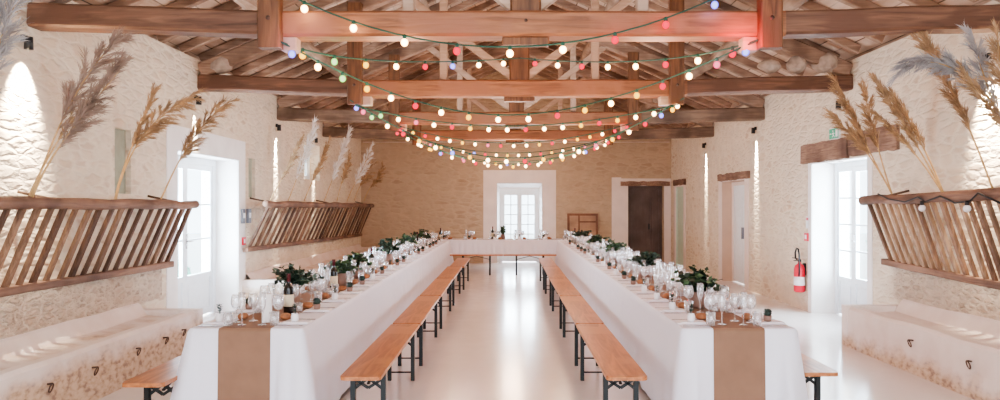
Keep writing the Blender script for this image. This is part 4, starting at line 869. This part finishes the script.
# ------------------------------------------------------------------ outside
ground = struct(MB().box((-30, -8, -0.25), (30, 45, -0.11)).build('ground', 'gravel'))
def shrub(x, y, h, r, label, seed):
    t = thing('garden_shrub', label, 'shrub', (x, y, -0.11)); rnd = random.Random(seed); m = MB()
    for k in range(700):
        v = Vector((rnd.gauss(0, 1), rnd.gauss(0, 1), rnd.gauss(0, 1))).normalized()*rnd.uniform(0.6, 1); p = Vector((v.x*r, v.y*r, h*0.55+v.z*h*0.42)); d = Vector((rnd.uniform(-1, 1), rnd.uniform(-1, 1), rnd.uniform(-1, 1))).normalized()*0.07; s = d.orthogonal().normalized()*0.035
        m.add([p-d, p+s, p+d, p-s], [(0, 1, 2, 3)])
    m.build('foliage', 'shrub', t); MB().tube([(0, 0, 0), (0.02, 0, h*0.5)], 0.04, 6).build('trunk', 'lintel', t)
shrub(-5.27, 11.8, 0.85, 0.2, 'green garden shrub seen through the left glazed door', 5)
shrub(8.6, 16.2, 1.5, 0.7, 'green garden shrub seen through the right glazed door', 6)

# ------------------------------------------------------------------ light
w = bpy.data.worlds.new('overcast_sky'); scene.world = w; w.use_nodes = True; nt = w.node_tree; nt.nodes.clear()
bg = nt.nodes.new('ShaderNodeBackground'); bg.inputs[0].default_value = (0.86, 0.93, 1.0, 1); bg.inputs[1].default_value = 3.0; ow = nt.nodes.new('ShaderNodeOutputWorld'); nt.links.new(bg.outputs[0], ow.inputs[0])
def area(name, loc, rot, sx, sy, e, col):
    L = bpy.data.lights.new(name, 'AREA'); L.shape = 'RECTANGLE'; L.size = sx; L.size_y = sy; L.energy = e; L.color = col; o = bpy.data.objects.new(name, L); C.objects.link(o); o.location = loc; o.rotation_euler = rot; return o
area('daylight_left_door', (XL-0.75, 10.08, 1.25), (0, -PI/2, 0), 2.2, 1.9, 260, (0.80, 0.90, 1.0))
area('daylight_right_door', (XR+0.75, 10.1, 1.25), (0, PI/2, 0), 2.2, 1.6, 260, (0.80, 0.90, 1.0))
area('daylight_back_window', (0.32, YB+0.8, 1.2), (-PI/2, 0, 0), 1.1, 1.7, 110, (0.85, 0.92, 1.0))
for (x, y, z, e) in ((-1.0, 6.6, 2.8, 26), (1.3, 6.6, 2.8, 26), (-0.9, 9.0, 2.6, 24), (1.2, 9.0, 2.6, 24), (0.1, 11.2, 2.35, 40), (-0.9, 13.6, 2.5, 36), (1.1, 13.6, 2.5, 36), (0.1, 16.2, 2.5, 60), (0.1, 18.6, 2.7, 60)):
    L = bpy.data.lights.new('festoon_glow', 'POINT'); L.energy = e*0.45; L.color = (1.0, 0.70, 0.50); L.shadow_soft_size = 0.25; o = bpy.data.objects.new('festoon_glow', L); C.objects.link(o); o.location = (x, y, z)
def rl(p, col, e):
    L = bpy.data.lights.new('bulb_tint', 'POINT'); L.energy = e; L.color = col; L.shadow_soft_size = 0.045; o = bpy.data.objects.new('bulb_tint', L); C.objects.link(o); o.location = p
for q, k in PL:
    rl(q+Vector((0, 0, -0.055)), {'w': (1, 0.68, 0.38), 'r': (1, 0.12, 0.10), 'y': (1, 0.6, 0.15), 'b': (0.4, 0.4, 1), 'g': (0.4, 1, 0.3), 'p': (1, 0.3, 0.4)}[k], 1.1 if q.y < 9 else 1.2)
rl(at(745, 42, 6.05), (1, 0.03, 0.04), 6.0); rl(at(292, 44, 6.0), (0.8, 0.3, 0.6), 1.5)

# ------------------------------------------------------------------ camera
cam = bpy.data.cameras.new('camera'); cam.sensor_width = 36; cam.lens = 36*F/1000; cam.shift_x = (500-VX)/1000; cam.shift_y = (VY-200)/1000; cam.clip_start = 0.05
co = bpy.data.objects.new('camera', cam); C.objects.link(co); co.location = (0, 0, H); co.rotation_euler = (PI/2, 0, 0); scene.camera = co
scene.view_settings.view_transform = 'AgX'; scene.view_settings.look = 'AgX - Medium High Contrast'; scene.view_settings.exposure = 0.85
scene.cycles.max_bounces = 8; scene.cycles.transparent_max_bounces = 24; scene.cycles.use_denoising = True
